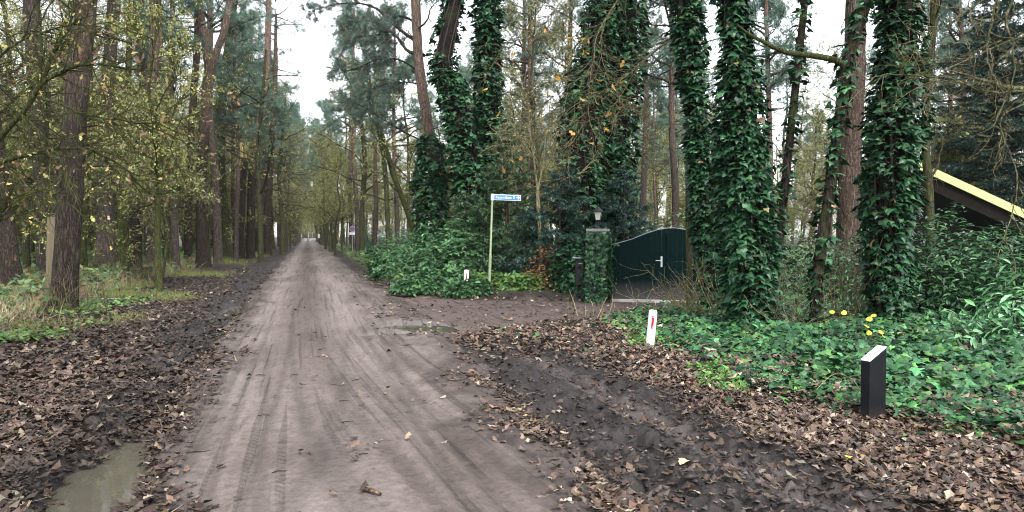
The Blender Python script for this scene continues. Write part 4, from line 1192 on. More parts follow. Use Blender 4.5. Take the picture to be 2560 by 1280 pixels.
for k in range(NB):
    u0, u1 = GW * k / NB + .0012, GW * (k + 1) / NB - .0012
    uu = np.linspace(u0, u1, 4); dz = .004 * ((k * 7) % 3)
    top = gtop(uu)
    v = np.vstack([np.column_stack([uu, np.full(4, -dz), np.full(4, .03)]), np.column_stack([uu, np.full(4, -dz), top]),
                   np.column_stack([uu, np.full(4, .035 - dz), np.full(4, .03)]), np.column_stack([uu, np.full(4, .035 - dz), top])])
    f = []
    for j in range(3): f += [(j, j + 1, 5 + j, 4 + j), (8 + j + 1, 8 + j, 12 + j, 13 + j), (4 + j, 5 + j, 13 + j, 12 + j), (j + 1, j, 8 + j, 9 + j)]
    f += [(0, 4, 12, 8), (7, 3, 11, 15)]
    mb = MB(); mb.add(v, f, smooth=False); mb.build('board', M_GATE, root)
uu = np.linspace(-.01, GW + .01, 40)
P = np.column_stack([uu, np.full(40, .016), gtop(uu) + .012])
v, q = tubes(P[None], np.full((1, 40), .011), 6); mb = MB(); mb.add(v, q); mb.build('top_trim', M_EDGE, root)
mb = MB(); box(mb, (GW * .685, -.028, .86), (.085, .030, 1.66)); bevel(mb.build('lock_stile', M_GATE, root), .006)
for zz in (.35, 1.15):
    mb = MB(); box(mb, (GW / 2, .065, zz), (GW - .06, .05, .12)); mb.build('rail', M_GATE, root)
hx, hz = GW * (1655 - 1512) / 233, .98
mb = MB(); box(mb, (hx, -.020, hz), (.045, .012, .26)); hp = bevel(mb.build('handle_plate', M_STEEL, root), .004)
mb = MB(); v, q = tubes(spline([(hx, -.02, hz + .03), (hx, -.06, hz + .03), (hx - .03, -.065, hz + .03), (hx - .14, -.065, hz + .028)], 10)[None], np.full((1, 10), .011), 8); mb.add(v, q); mb.build('handle', M_STEEL, hp)
mb = MB(); nn_ = 30
uu = np.linspace(-.2, GW + .3, nn_)
top_ = [(u, -.16 + .02 * math.sin(u * 9), .05) for u in uu] + [(u, .10, .06) for u in uu]
v = np.array(top_ + [(x, y, -.15) for x, y, z in top_])
f = [(k, k + 1, nn_ + k + 1, nn_ + k) for k in range(nn_ - 1)] + [(k + 1, k, 2 * nn_ + k, 2 * nn_ + k + 1) for k in range(nn_ - 1)]
mb.add(v, f, smooth=False)
o = mb.build('threshold', M_CONC); o.location = root.location; o.rotation_euler = root.rotation_euler
props(o, 'pale concrete strip on the ground along the foot of the gate', 'threshold')

# brick pillar
def brick_mat():
    m, nt, b, out = newmat('dark_brick')
    n = noise(nt, 18, 5, .6)
    nt.links.new(mixc(nt, n, (.022, .017, .015), (.060, .040, .032)), b.inputs['Base Color']); b.inputs['Roughness'].default_value = .85
    bump(nt, b, n, .4, .01)
    return m
M_BRICK = brick_mat(); M_MORTAR = plain('mortar', (.06, .057, .05), .9)
pw, ph = .44, 1.70
pc = GA[:2] - gdir * .13 + np.array([gdir[1], -gdir[0]]) * .34
pz = H(pc[0], pc[1])
root = thing('gate_pillar', 'dark brick gate pillar overgrown with ivy, grey stone cap on top', 'pillar', (pc[0], pc[1], pz), rz=gang)
mb = MB(); box(mb, (0, 0, ph / 2 - .05), (pw - .012, pw - .012, ph + .1)); mb.build('mortar_core', M_MORTAR, root)
bm = MB(); box(bm, (0, 0, 0), (.222, .104, .052)); bme = bm.mesh('brick', M_BRICK)
bmh = MB(); box(bmh, (0, 0, 0), (.104, .104, .052)); bmeh = bmh.mesh('brick', M_BRICK)
nc = 27
for c_ in range(nc):
    zz = .03 + c_ * .0625
    for side_ in range(4):
        a = side_ * math.pi / 2
        offs = (-.112, .112) if c_ % 2 == 0 else (-.168, 0.0, .168)
        for o_ in offs:
            me = bme if c_ % 2 == 0 or o_ == 0.0 else bmeh
            lx, ly = o_, -(pw / 2 - .052)
            x_, y_ = lx * math.cos(a) - ly * math.sin(a), lx * math.sin(a) + ly * math.cos(a)
            if side_ == 2: continue
            if side_ in (1, 3):
                x_ += 0.0
            b_ = bpy.data.objects.new('brick', me); C.objects.link(b_); b_.parent = root
            b_.location = (x_, y_, zz + rngp.uniform(-.002, .002)); b_.rotation_euler = (0, 0, a + rngp.normal(0, .006))
mb = MB(); box(mb, (0, 0, ph + .045), (pw + .08, pw + .08, .07)); bevel(mb.build('cap', M_STONE, root), .012)
rng = np.random.default_rng(61); mb = MB(); n = 1700
side_ = rng.integers(0, 3, n); u = rng.uniform(-.24, .23, n); z = rng.uniform(0, ph, n)
keep = fbm(u * 5 + side_ * 9, z * 2.2, 77) > .30; side_, u, z = side_[keep], u[keep], z[keep]; n = len(u)
ang = np.array([0, -np.pi / 2, np.pi / 2])[side_]
ly = -(pw / 2 + rng.exponential(.05, n))
pos = np.stack([u * np.cos(ang) - ly * np.sin(ang), u * np.sin(ang) + ly * np.cos(ang), z], 1)
nor = np.stack([np.sin(ang), -np.cos(ang), 0 * ang + .4], 1) + rng.normal(0, .35, (n, 3))
scatter(mb, IVY, pos, nor, np.array([0, 0, -1.0]) + rng.normal(0, .4, (n, 3)), rng.uniform(.07, .13, n), tints(rng, n, IVYG, .25))
mb.build('ivy', M_IVY, root)['kind'] = 'stuff'

# lamp on the pillar
M_BLK = plain('black_iron', (.007, .008, .009), .5, .25, .0)
def glass_mat():
    m, nt, b, out = newmat('lamp_glass')
    b.inputs['Base Color'].default_value = (.62, .64, .56, 1); b.inputs['Roughness'].default_value = .25
    n = noise(nt, 30, 3)
    nt.links.new(mixc(nt, n, (.50, .53, .45), (.68, .70, .60)), b.inputs['Base Color'])
    b.inputs['Transmission Weight'].default_value = .35
    return m
M_GLASS = glass_mat()
root = thing('pillar_lamp', 'old fashioned black lantern with frosted glass on the gate pillar', 'lamp', (pc[0], pc[1], pz + ph + .082), rz=gang)
root.scale = (.86, .86, .86)
mb = MB(); lathe(mb, [(0, 0), (.085, 0), (.085, .015), (.045, .035), (.028, .07), (.024, .13), (.045, .16), (.028, .175), (.028, .21), (.075, .235), (.075, .25), (0, .25)], 14); mb.build('stem', M_BLK, root)
mb = MB()
v = np.array([(sx * .062, sy * .062, .25) for sx, sy in ((-1, -1), (1, -1), (1, 1), (-1, 1))] + [(sx * .105, sy * .105, .47) for sx, sy in ((-1, -1), (1, -1), (1, 1), (-1, 1))])
for k in range(4):
    m2 = MB(); a, b_ = k, (k + 1) % 4
    quad = np.array([v[a], v[b_], v[4 + b_], v[4 + a]]); inn = quad * np.array([.96, .96, 1])
    m2.add(np.vstack([quad, inn]), [(0, 1, 2, 3), (7, 6, 5, 4), (0, 4, 5, 1), (2, 6, 7, 3)], smooth=False); m2.build('pane', M_GLASS, root)
    m3 = MB(); vv, q = tubes(np.array([v[k] * 1.02, v[4 + k] * 1.02])[None], np.full((1, 2), .010), 6); m3.add(vv, q); m3.build('glazing_bar', M_BLK, root)
mb = MB(); lathe(mb, [(.0, .255), (.022, .255), (.022, .36), (.012, .40), (0, .40)], 10); mb.build('bulb_holder', plain('lamp_holder', (.25, .25, .22), .5), root)
mb = MB(); lathe(mb, [(.155, .465), (.16, .478), (.135, .50), (.085, .555), (.05, .60), (.03, .615), (.022, .64), (.035, .66), (.018, .69), (0, .70)], 16); lathe(mb, [(0, .466), (.155, .465)], 16); mb.build('lamp_roof', M_BLK, root)

# letterbox against the pillar
lc = pc - gdir * .40 - np.array([gdir[1], -gdir[0]]) * .22
root = thing('letterbox', 'black letterbox with a pale lid edge among the ivy left of the pillar', 'letterbox', (lc[0], lc[1], H(lc[0], lc[1])), rz=gang)
mb = MB(); box(mb, (0, 0, .72), (.34, .26, .66)); bevel(mb.build('body', M_BLK, root), .01)
mb = MB(); box(mb, (-.02, -.02, 1.065), (.46, .34, .022)); bevel(mb.build('lid', M_EDGE, root), .005)
mb = MB(); box(mb, (.02, -.137, .93), (.22, .012, .03)); mb.build('slot', M_EDGE, root)
mb = MB(); box(mb, (0, 0, .18), (.10, .10, .42)); mb.build('post', M_BLK, root)

# ------------------------------------------------------------------ street name sign
M_BLUE = plain('sign_blue', (.03, .16, .52), .35, .5, 0, .15, 14, (.06, .14, .36), .02)
M_WHITE = plain('sign_white', (.78, .80, .80), .4, .5, 0, .2, 16, (.5, .55, .42), .03)
def pole_mat():
    m, nt, b, out = newmat('algae_pole')
    n = noise(nt, 6, 4, .6, (1, 1, .5))
    nt.links.new(mixc(nt, ramp(nt, n, .35, .65), (.24, .27, .20), (.155, .21, .070)), b.inputs['Base Color']); b.inputs['Roughness'].default_value = .7
    return m
M_POLE = pole_mat()
SD = 20.4; sg = at(1223, 727, SD); sg[2] = H(sg[0], sg[1])
top = at(1231, 488, SD)
root = thing('street_sign', 'blue street name sign on a leaning greenish pole among brambles', 'sign', sg)
axis = (top - sg); pl = float(np.linalg.norm(axis)); axn = axis / pl
mb = MB(); v, q = tubes(np.array([sg - axn * .3, sg + axn * .95])[None], np.full((1, 2), .040), 14); mb.add(v, q); mb.build('pole_foot', M_POLE, root, sg)
mb = MB(); v, q = tubes(np.array([sg + axn * .95, sg + axn * .97, sg + axn * (pl - .16)])[None], np.array([[.040, .029, .029]]), 14); mb.add(v, q); mb.build('pole', M_POLE, root, sg)
# flag plate: turned a little away from the camera
tp = at(1234, 493, SD); te = at(1302, 495, SD + .12)
sx = te - tp; SLEN = float(np.linalg.norm(sx)); sx /= SLEN
sy = np.array([0, 0, 1.0]) - sx * sx[2]; sy /= np.linalg.norm(sy); sz = np.cross(sx, sy)
SH = SLEN * .205
Ms = Matrix(((sx[0], sy[0], sz[0], tp[0]), (sx[1], sy[1], sz[1], tp[1]), (sx[2], sy[2], sz[2], tp[2]), (0, 0, 0, 1)))
Mroot = Matrix.Translation(Vector(sg)).inverted()
def onsign(o): o.parent = root; o.matrix_local = Mroot @ Ms; return o
mb = MB(); v, q = tubes(np.array([(-.035, -SH * .5 - .01, 0), (-.035, SH * .5 + .012, 0)])[None], np.full((1, 2), .042), 14); mb.add(v, q)
lathe_top = np.array([(-.035 + .042 * math.cos(a), SH * .5 + .012, .042 * math.sin(a)) for a in np.arange(14) * 2 * np.pi / 14]); mb.add(lathe_top, [tuple(range(14))[::-1][:14]] if False else [(0, k, k + 1) for k in range(1, 13)])
onsign(mb.build('pole_cap', M_WHITE))
mb = MB(); box(mb, (SLEN / 2, 0, 0), (SLEN, SH, .022)); onsign(bevel(mb.build('plate', M_WHITE), .004))
mb = MB(); box(mb, (SLEN / 2 + .002, 0, .012), (SLEN - .028, SH - .030, .006)); onsign(mb.build('blue_field', M_BLUE))
fc = bpy.data.curves.new('lettering', 'FONT'); fc.body = 'Fazantbos 3'; fc.size = SH * .62; fc.extrude = .002; fc.offset = .0008; fc.align_x = 'LEFT'; fc.align_y = 'CENTER'
fc.space_character = 1.12
fc.materials.append(M_WHITE)
fo = bpy.data.objects.new('lettering', fc); C.objects.link(fo); fo.parent = root
bpy.context.view_layer.update()
tw = fo.dimensions.x or 1.0
k = (SLEN * .68) / tw
dg_ = bpy.context.evaluated_depsgraph_get()
lm = bpy.data.meshes.new_from_object(fo.evaluated_get(dg_)); lm.name = 'lettering'
bpy.data.objects.remove(fo); fo = bpy.data.objects.new('lettering', lm); C.objects.link(fo); fo.parent = root
fo.matrix_local = Mroot @ Ms @ Matrix.Translation((SLEN * .075, 0, .0175)) @ Matrix.Diagonal((k, 1, 1, 1))
ax, w_ = SLEN * .82, SH * .055
mb = MB(); box(mb, (ax + .05, 0, .0175), (SLEN * .11, w_ * 2, .004))
tipx = SLEN * .945
for sgn in (1, -1):
    p0, p1 = np.array([tipx, 0]), np.array([tipx - SH * .27, sgn * SH * .27]); dd = (p1 - p0) / np.linalg.norm(p1 - p0); nn = np.array([-dd[1], dd[0]]) * w_
    c4 = [p0 - nn - dd * w_, p1 - nn, p1 + nn, p0 + nn - dd * w_]
    zz = .0175 + .0012 * sgn
    mb.add(np.array([(a[0], a[1], zz + .002) for a in c4] + [(a[0], a[1], zz - .002) for a in c4]), [(0, 1, 2, 3), (7, 6, 5, 4), (0, 4, 5, 1), (1, 5, 6, 2), (2, 6, 7, 3), (3, 7, 4, 0)], smooth=False)
onsign(mb.build('arrow', M_WHITE))

# ------------------------------------------------------------------ round no-parking sign and plate up the lane
M_RED = plain('sign_red', (.50, .05, .05), .4); M_GALV = plain('galvanised_steel', (.35, .37, .37), .5, .5, .5)
d_ = 62.0
c_ = at(881, 572, d_); gz = H(c_[0], c_[1])
root = thing('parking_sign', 'small round blue no parking sign with a white plate far along the right verge', 'sign', (c_[0], c_[1], gz))
hz_ = c_[2] - gz
mb = MB(); v, q = tubes(np.array([(0, .03, -.1), (0, .03, hz_ + .3)])[None], np.full((1, 2), .03), 8); mb.add(v, q); mb.build('pole', M_GALV, root)
def disc(r0, r1, y0, z, S=28):
    m = MB(); a = np.arange(S) * 2 * np.pi / S
    if r0 == 0:
        m.add(np.vstack([[(0, y0, z)], np.column_stack([r1 * np.cos(a), np.full(S, y0), z + r1 * np.sin(a)])]), [(0, 1 + k, 1 + (k + 1) % S) for k in range(S)], smooth=False)
    else:
        m.add(np.vstack([np.column_stack([r * np.cos(a), np.full(S, y0), z + r * np.sin(a)]) for r in (r0, r1)]), [(k, (k + 1) % S, S + (k + 1) % S, S + k) for k in range(S)], smooth=False)
    return m
m = MB(); a = np.arange(24) * 2 * np.pi / 24
v = np.vstack([np.column_stack([.25 * np.cos(a), np.full(24, y), hz_ + .25 * np.sin(a)]) for y in (-.02, 0.0)])
m.add(v, [(k, (k + 1) % 24, 24 + (k + 1) % 24, 24 + k) for k in range(24)], smooth=False); m.add(np.vstack([v[24:], [(0, 0, hz_)]]), [(k, (k + 1) % 24, 24) for k in range(24)], smooth=False); m.build('disc_back', M_GALV, root)
disc(0, .215, -.021, hz_).build('blue_disc', plain('faded_blue', (.10, .16, .42), .5), root)
disc(.19, .25, -.025, hz_).build('red_ring', plain('faded_red', (.45, .26, .27), .5), root)
mb = MB(); Mz = np.array([[math.cos(.785), 0, math.sin(.785)], [0, 1, 0], [-math.sin(.785), 0, math.cos(.785)]])
box(mb, (0, -.029, 0), (.40, .004, .05), M=Mz); o = mb.build('red_bar', M_RED, root); o.location = (0, 0, hz_)
mb = MB(); box(mb, (0, -.012, hz_ - .40), (.52, .02, .19)); bevel(mb.build('plate', M_WHITE, root), .006)

# small white notice board at the far right verge
c_ = at(798, 590, 118.0); gz = H(c_[0], c_[1])
root = thing('notice_board', 'tiny white upright notice on a dark post at the far end of the right verge', 'sign', (c_[0], c_[1], gz))
mb = MB(); box(mb, (0, -.03, c_[2] - gz), (.42, .03, .66)); bevel(mb.build('board', M_WHITE, root), .01)
mb = MB(); box(mb, (0, .02, (c_[2] - gz) / 2), (.10, .06, c_[2] - gz + .3)); mb.build('post', M_BLK, root)

# ------------------------------------------------------------------ reflector posts and the slanted marker post
def splashed(name, col, rough, spec, dirt, top):
    m, nt, b, out = newmat(name)
    tc = nt.nodes.new('ShaderNodeTexCoord'); sp = nt.nodes.new('ShaderNodeSeparateXYZ'); nt.links.new(tc.outputs['Object'], sp.inputs[0])
    n = noise(nt, 26, 6, .7); n2 = noise(nt, 8, 5, .65)
    z = math_(nt, 'ADD', sp.outputs['Z'], math_(nt, 'MULTIPLY', math_(nt, 'SUBTRACT', n, .5), .35))
    c = mixc(nt, ramp(nt, n2, .5, .72, 0, .3), col, tuple(.55 * x + .3 * y for x, y in zip(col, (.3, .36, .22))) if col[0] > .3 else (.016, .022, .018))
    c = mixc(nt, ramp(nt, z, .02, top, .9, 0), c, dirt)
    nt.links.new(c, b.inputs['Base Color']); nt.links.new(ramp(nt, n2, .3, .7, rough * .8, rough * 1.3), b.inputs['Roughness'])
    b.inputs['Specular IOR Level'].default_value = spec
    bump(nt, b, n2, .08, .01)
    return m
M_PWHITE = splashed('post_white', (.82, .84, .85), .45, .4, (.16, .14, .10), .16)
M_REFL = plain('red_reflector', (.33, .012, .03), .25, .6)
M_DRED = plain('reflector_rivet', (.55, .35, .38), .4)
def reflector(label, px, py, hgt, w, lean, z=None, rz=0.0, grp='white reflector posts'):
    g = gnd(px, py); root = thing('reflector_post', label, 'post', (g[0], g[1], H(g[0], g[1]) - .02), grp, -YAW + rz)
    root.rotation_euler = (0, lean, -YAW + rz)
    S = 14; rows = [(0, 1), (hgt - .035, 1), (hgt - .012, .92), (hgt, .72)]
    mb = MB(); V = []
    for zz, k in rows:
        for j in range(S):
            a = j * 2 * math.pi / S
            x, y = math.copysign(abs(math.cos(a)) ** .55, math.cos(a)) * w / 2 * k, math.copysign(abs(math.sin(a)) ** .55, math.sin(a)) * w * .32 * k
            V.append((x, y, zz))
    V.append((0, 0, hgt + .003)); V = np.array(V)
    idx = np.arange(4 * S).reshape(4, S)
    q = np.stack([idx[:-1], np.roll(idx[:-1], -1, 1), np.roll(idx[1:], -1, 1), idx[1:]], -1).reshape(-1, 4)
    mb.add(V, q); mb.add(V[-S - 1:], [(k, (k + 1) % S, S) for k in range(S)]); mb.build('post_body', M_PWHITE, root)
    mb = MB(); box(mb, (0, -w * .345, hgt * .70), (w * .30, .012, hgt * .31)); rr = bevel(mb.build('reflector', M_REFL, root), .003)
    for zz in (.12, -.12):
        mb = MB(); lathe(mb, [(0, 0), (.010, 0), (.008, .004), (0, .005)], 8)
        o = mb.build('rivet', M_DRED, rr); o.location = (0, -w * .345 - .006, hgt * (.70 + zz)); o.rotation_euler = (math.pi / 2, 0, 0)
    return root
reflector('white reflector post with red strip leaning right beside the ivy and leaf litter', 1624, 872, .575, .118, .085)
reflector('small white reflector post half buried in brambles left of the sign pole', 1166, 739, .60, .13, 0.0)

g = gnd(2182, 1048)
root = thing('marker_post', 'low black plastic post with slanted white top in ground ivy', 'post', (g[0], g[1], H(g[0], g[1]) - .03), rz=-YAW - 1.05)
W_, D_, h0, h1 = .09, .235, .56, .665
def slab(x0, x1, y0, y1, zf): # zf(y) top
    return np.array([(x, y, z) for y in (y0, y1) for x, z in ((x0, 0), (x1, 0), (x1, zf(y)), (x0, zf(y)))])
zf = lambda y: h0 + (h1 - h0) * (y + D_ / 2) / D_
v = slab(-W_ / 2, W_ / 2, -D_ / 2, D_ / 2, zf)
fcs = [(0, 1, 2, 3), (5, 4, 7, 6), (1, 5, 6, 2), (4, 0, 3, 7), (3, 2, 6, 7)]
mb = MB(); mb.add(v, fcs, smooth=False); bevel(mb.build('post_body', splashed('black_plastic', (.005, .006, .008), .5, .15, (.030, .024, .02), .16), root), .006)
v2 = v.copy(); v2[:, :2] *= 1.015
v2 = np.array([(a * .98, b * .98, zf(b) + o_) for o_ in (.002, .016) for a, b in ((-W_ / 2, -D_ / 2), (W_ / 2, -D_ / 2), (W_ / 2, D_ / 2), (-W_ / 2, D_ / 2))])
mb = MB(); mb.add(v2, [(3, 2, 1, 0), (4, 5, 6, 7), (0, 1, 5, 4), (1, 2, 6, 5), (2, 3, 7, 6), (3, 0, 4, 7)], smooth=False); bevel(mb.build('white_top', M_PWHITE, root), .003)

# pale wooden post by the thickest pine
b0, b1 = at(122, 700, 16.5), at(128, 545, 16.5); b0[2] = H(b0[0], b0[1]) - .1
root = thing('wooden_post', 'flat topped pale wooden post left of the thickest pine', 'post', b0)
def wood_mat():
    m, nt, b, out = newmat('weathered_wood')
    n = noise(nt, 30, 5, .6, (1, 1, .08))
    nt.links.new(mixc(nt, n, (.065, .052, .030), (.13, .105, .06)), b.inputs['Base Color']); b.inputs['Roughness'].default_value = .85
    bump(nt, b, n, .5, .01); return m
M_WOOD = wood_mat()
hh = b1[2] - b0[2]
mb = MB(); box(mb, (0, 0, hh / 2), (.16, .12, hh)); o = bevel(mb.build('post_body', M_WOOD, root), .012); root.rotation_euler = (0, .035, .3)
mb = MB(); box(mb, (0, 0, hh + .012), (.17, .13, .024)); bevel(mb.build('post_cap', M_WOOD, root), .006)

# ------------------------------------------------------------------ house corner: roof edge behind the hedge
def ylw_mat():
    m, nt, b, out = newmat('lichen_yellow_board')
    n = noise(nt, 9, 6, .7)
    nt.links.new(mixc(nt, ramp(nt, n, .35, .7), (.42, .48, .15), (.34, .40, .15)), b.inputs['Base Color']); b.inputs['Roughness'].default_value = .6
    bump(nt, b, n, .2, .01); return m
hA, hB = at(2230, 372, 21.0), at(2760, 615, 19.2)
root = thing('house', 'dark house with a sloping yellow roof edge behind the laurel hedge', 'house', (hB[0], hB[1], 0))
rx = hB - hA; rl = np.linalg.norm(rx); rx /= rl
back = np.array([.28, .96, 0]); back -= rx * back.dot(rx); back /= np.linalg.norm(back)
upv = np.cross(rx, back); upv = upv if upv[2] > 0 else -upv
def plank(o, a, b, c, la, lb, lc):
    """box from corner o along unit axes a, b, c"""
    v = np.array([o + a * i * la + b * j * lb + c * k * lc for k in (0, 1) for j in (0, 1) for i in (0, 1)])
    return v, np.array([(0, 2, 3, 1), (4, 5, 7, 6), (0, 1, 5, 4), (2, 6, 7, 3), (0, 4, 6, 2), (1, 3, 7, 5)])
R0 = np.array(root.location)
mb = MB(); mb.add(*plank(hA - upv * .21, rx, back, upv, rl, .06, .21), smooth=False); mb.build('verge_board', ylw_mat(), root, R0)
M_BRN = plain('dark_stained_boards', (.007, .0055, .0045), .8, .08)
mb = MB(); mb.add(*plank(hA - upv * .56 + back * .09, rx, back, upv, rl, .05, .355), smooth=False); mb.build('soffit_board', M_BRN, root, R0)
mb = MB(); mb.add(*plank(hA + back * .07 - upv * .16, rx, back, upv, rl, 6.0, .14), smooth=False); mb.build('roof', plain('dark_roof_felt', (.04, .04, .04), .9), root, R0)
wl_ = MB(); a0 = hA + back * .5 - upv * 1.0; a1 = hB + back * .5 - upv * 1.0
off = back * .12
wl_.add(np.array([[a0[0], a0[1], -.2], [a1[0], a1[1], -.2], a1, a0, [a0[0] + off[0], a0[1] + off[1], -.2], [a1[0] + off[0], a1[1] + off[1], -.2], a1 + off, a0 + off]), [(0, 1, 2, 3), (5, 4, 7, 6), (3, 2, 6, 7)], smooth=False); wl_.build('wall', M_BRN, root, R0)

# ------------------------------------------------------------------ hedges, brambles, ground ivy, litter, grass
def hz(x, y): return height(np.asarray(x, float), np.asarray(y, float))

LAURELG = [(.035, .10, .038), (.025, .072, .030), (.055, .135, .040), (.018, .05, .024)]
def bush(name, label, cat, c, rx, ry, rz_, n, size, tmpl, cols, seed, mat, group=None, stems=14, shell=.55, sink=0.0, tip=(0, 0, .2)):
    """a leafy mound: stems from the ground and leaves in the outer shell of an uneven dome"""
    rng = np.random.default_rng(seed); z0 = H(c[0], c[1])
    root = thing(name, label, cat, (c[0], c[1], z0), group)
    mb = MB()
    az = rng.uniform(0, 6.28, stems); el = rng.uniform(.4, 1.4, stems)
    D = np.stack([np.cos(az) * np.cos(el) * rx, np.sin(az) * np.cos(el) * ry, np.sin(el) * rz_], 1)
    B = walk(rng, np.stack([rng.uniform(-.25, .25, stems) * rx, rng.uniform(-.25, .25, stems) * ry, np.full(stems, -.05)], 1), D, np.linalg.norm(D, axis=1) * .92, 7, .12, 0)
    v, q = tubes(B, taper(np.full(stems, .016), np.full(stems, .004), 7), 5); mb.add(v, q, OLIVE * .8); mb.build('stem', M_TWIG, root)
    az = rng.uniform(0, 2 * np.pi, n); el = np.arcsin(rng.uniform(-.05, 1, n))
    d = np.stack([np.cos(az) * np.cos(el), np.sin(az) * np.cos(el), np.sin(el)], 1)
    lump = 1 + .7 * (fbm(d[:, 0] * 2.6 + seed, d[:, 1] * 2.6 + d[:, 2] * 3, seed, 4) - .5)
    rr = lump * (1 - shell * rng.uniform(0, 1, n) ** 2.2)
    p = d * rr[:, None] * np.array([rx, ry, rz_]); p[:, 2] += .02
    m2 = MB()
    scatter(m2, tmpl, p, d * .8 + [0, 0, .8] + rng.normal(0, .45, (n, 3)), d + np.array(tip) + rng.normal(0, .6, (n, 3)), rng.uniform(.6, 1.2, n) * size, tints(rng, n, cols, .25))
    o = m2.build('foliage', mat, root); o['kind'] = 'stuff'
    return root
M_LAUREL = leaf_mat('laurel_leaf', .30, .10, .35)
M_BRAM = leaf_mat('bramble_leaf', .45, .25, .25)
hedge = 'laurel bushes of the right hand hedge'
for px, d, rx, ry, rz_, n, sd, lab in ((2340, 13.6, 1.1, 1.0, 1.9, 3600, 1, 'laurel bush nearest the thick ivy trunk, light green top'), (2480, 13.2, 1.2, 1.1, 1.66, 4200, 2, 'dark laurel bush under the lower end of the roof edge'),
                                       (2640, 12.0, 1.3, 1.2, 1.35, 3400, 3, 'laurel bush cut by the right edge of the frame'), (2150, 17.5, 1.3, 1.0, 1.6, 2200, 4, 'low dark laurel bush round the bare brown pine'),
                                       (2000, 18.5, 1.4, 1.0, 1.25, 1800, 5, 'low laurel bush between the widest ivy trunk and the bare pine')):
    g = at(px, 585, d); bush('laurel_bush', lab, 'bush', g[:2], rx, ry, rz_, n, .15, LAUREL, LAURELG, 300 + sd, M_LAUREL, hedge)
# laurel sprig in the lower right
g = gnd(2545, 880); bush('laurel_bush', 'pale green young laurel with large pointed leaves at the lower right', 'bush', g[:2], .62, .6, 1.0, 430, .19, LAUREL, [(.13, .30, .13), (.17, .36, .17), (.09, .22, .10)], 320, M_LAUREL, None, 12, .8, tip=(0, 0, .7))
g = gnd(2400, 905); bush('laurel_bush', 'small young laurel seedling right of the black marker post', 'bush', g[:2], .45, .4, .52, 150, .16, LAUREL, [(.09, .21, .10), (.11, .24, .12)], 321, M_LAUREL, None, 8, .8, tip=(0, 0, .7))
# evergreen shrubs behind and right of the gate, and at the pillar foot
for px, d, rx, ry, rz_, n, sd, lab in ((1665, 23.5, 2.2, 1.3, 2.1, 2600, 6, 'light green shrub behind the gate'), (1560, 24.0, 1.5, 1.2, 1.7, 1600, 7, 'dark shrub behind the lamp'), (1930, 24.0, 2.0, 1.4, 1.9, 2000, 8, 'green shrub seen through the gap right of the widest ivy trunk')):
    g = at(px, 585, d); bush('evergreen_shrub', lab, 'bush', g[:2], rx, ry, rz_, n, .16, LAUREL, [(.10, .15, .07), (.13, .17, .09), (.05, .09, .04)] if sd != 7 else LAURELG, 300 + sd, M_LAUREL, 'evergreen shrubs behind the gate')

# bramble thickets past the side track: separate mounds
BRAMG = [(.05, .125, .05), (.07, .16, .06), (.035, .085, .04), (.09, .18, .065), (.06, .12, .065)]
bl = [(1005, 700, 1.1, .9, .85, 'bramble mound nearest the road at the corner of the side track'), (1090, 712, 1.1, .8, .95, 'bramble mound left of the half buried reflector post'),
      (1050, 672, 1.4, 1.2, 1.15, 'tall bramble mound behind the corner one'), (970, 655, 1.2, 1.4, .9, 'bramble mound further back along the right verge'), (1130, 690, 1.2, .9, 1.25, 'bramble mound under the two stemmed ivy tree'),
      (1290, 716, 1.1, .6, .85, 'low bramble mound right of the sign pole'), (1400, 726, 1.0, .6, .85, 'low bramble mound below the dark blue green spruce'), (1210, 728, .9, .35, .35, 'low leafy bramble along the track in front of the sign pole'),
      (1330, 736, .9, .35, .38, 'bright green bramble along the track edge'), (1450, 738, .7, .35, .45, 'ivy mixed bramble at the foot of the pillar'), (1120, 732, .9, .4, .42, 'low bramble at the track edge left of the reflector post'), (1172, 746, .55, .16, .26, 'small bramble in front of the half buried reflector post'), (1060, 742, .8, .3, .36, 'low bramble spilling onto the mud at the junction corner')]
for k, (px, py, rx, ry, rz_, lab) in enumerate(bl):
    g = gnd(px, py)
    cols = BRAMG if k not in (7, 8) else [(.10, .19, .045), (.07, .15, .05), (.13, .21, .05)]
    bush('bramble_bush', lab, 'bush', g[:2], rx, ry, rz_, int(700 + 1000 * rx * max(ry, rz_) * 1.4), .19, BRAMBLE, cols, 340 + k, M_BRAM, 'brambles past the side track', 16, .5)
def ivy_mound(label, px, d, rx, ry, rz_, n, seed): 
    g = at(px, 585, d); return bush('ivy_bush', label, 'bush', g[:2], rx, ry, rz_, n, .12, IVY, IVYG, seed, M_IVY, 'ivy mounds by the gate pillar', 14, .5, tip=(0, 0, -.8))
ivy_mound('dark ivy mound left of the letterbox', 1440, 19.9, .75, .6, 1.35, 1900, 381)
ivy_mound('ivy mound climbing the pillar left face beside the letterbox', 1474, 18.75, .26, .22, .95, 520, 382)
ivy_mound('low ivy mound at the pillar foot spilling toward the track', 1492, 18.6, .40, .30, .50, 600, 383)
for px, d, rx, rz_, sd, lab in ((1150, 22.6, 1.1, 1.7, 4, 'bright leafy shrub left of the sign pole'), (1075, 24.5, 1.3, 1.6, 5, 'tall leafy shrub under the ivy sleeved pine'), (1330, 21.8, 1.0, 1.5, 6, 'dark leafy shrub behind the forked sapling'), (1010, 27.0, 1.4, 1.6, 7, 'green shrub left of the ivy sleeved pine')):
    g = at(px, 585, d); bush('evergreen_shrub', lab, 'bush', g[:2], rx, .9, rz_, 2200, .15, LAUREL if sd != 4 else BRAMBLE, [(.07, .16, .07), (.05, .12, .055), (.10, .20, .08)] if sd in (4, 5, 7) else [(.025, .07, .04), (.035, .09, .05)], 384 + sd, M_BRAM, 'shrubs round the street name sign', 16, .6)
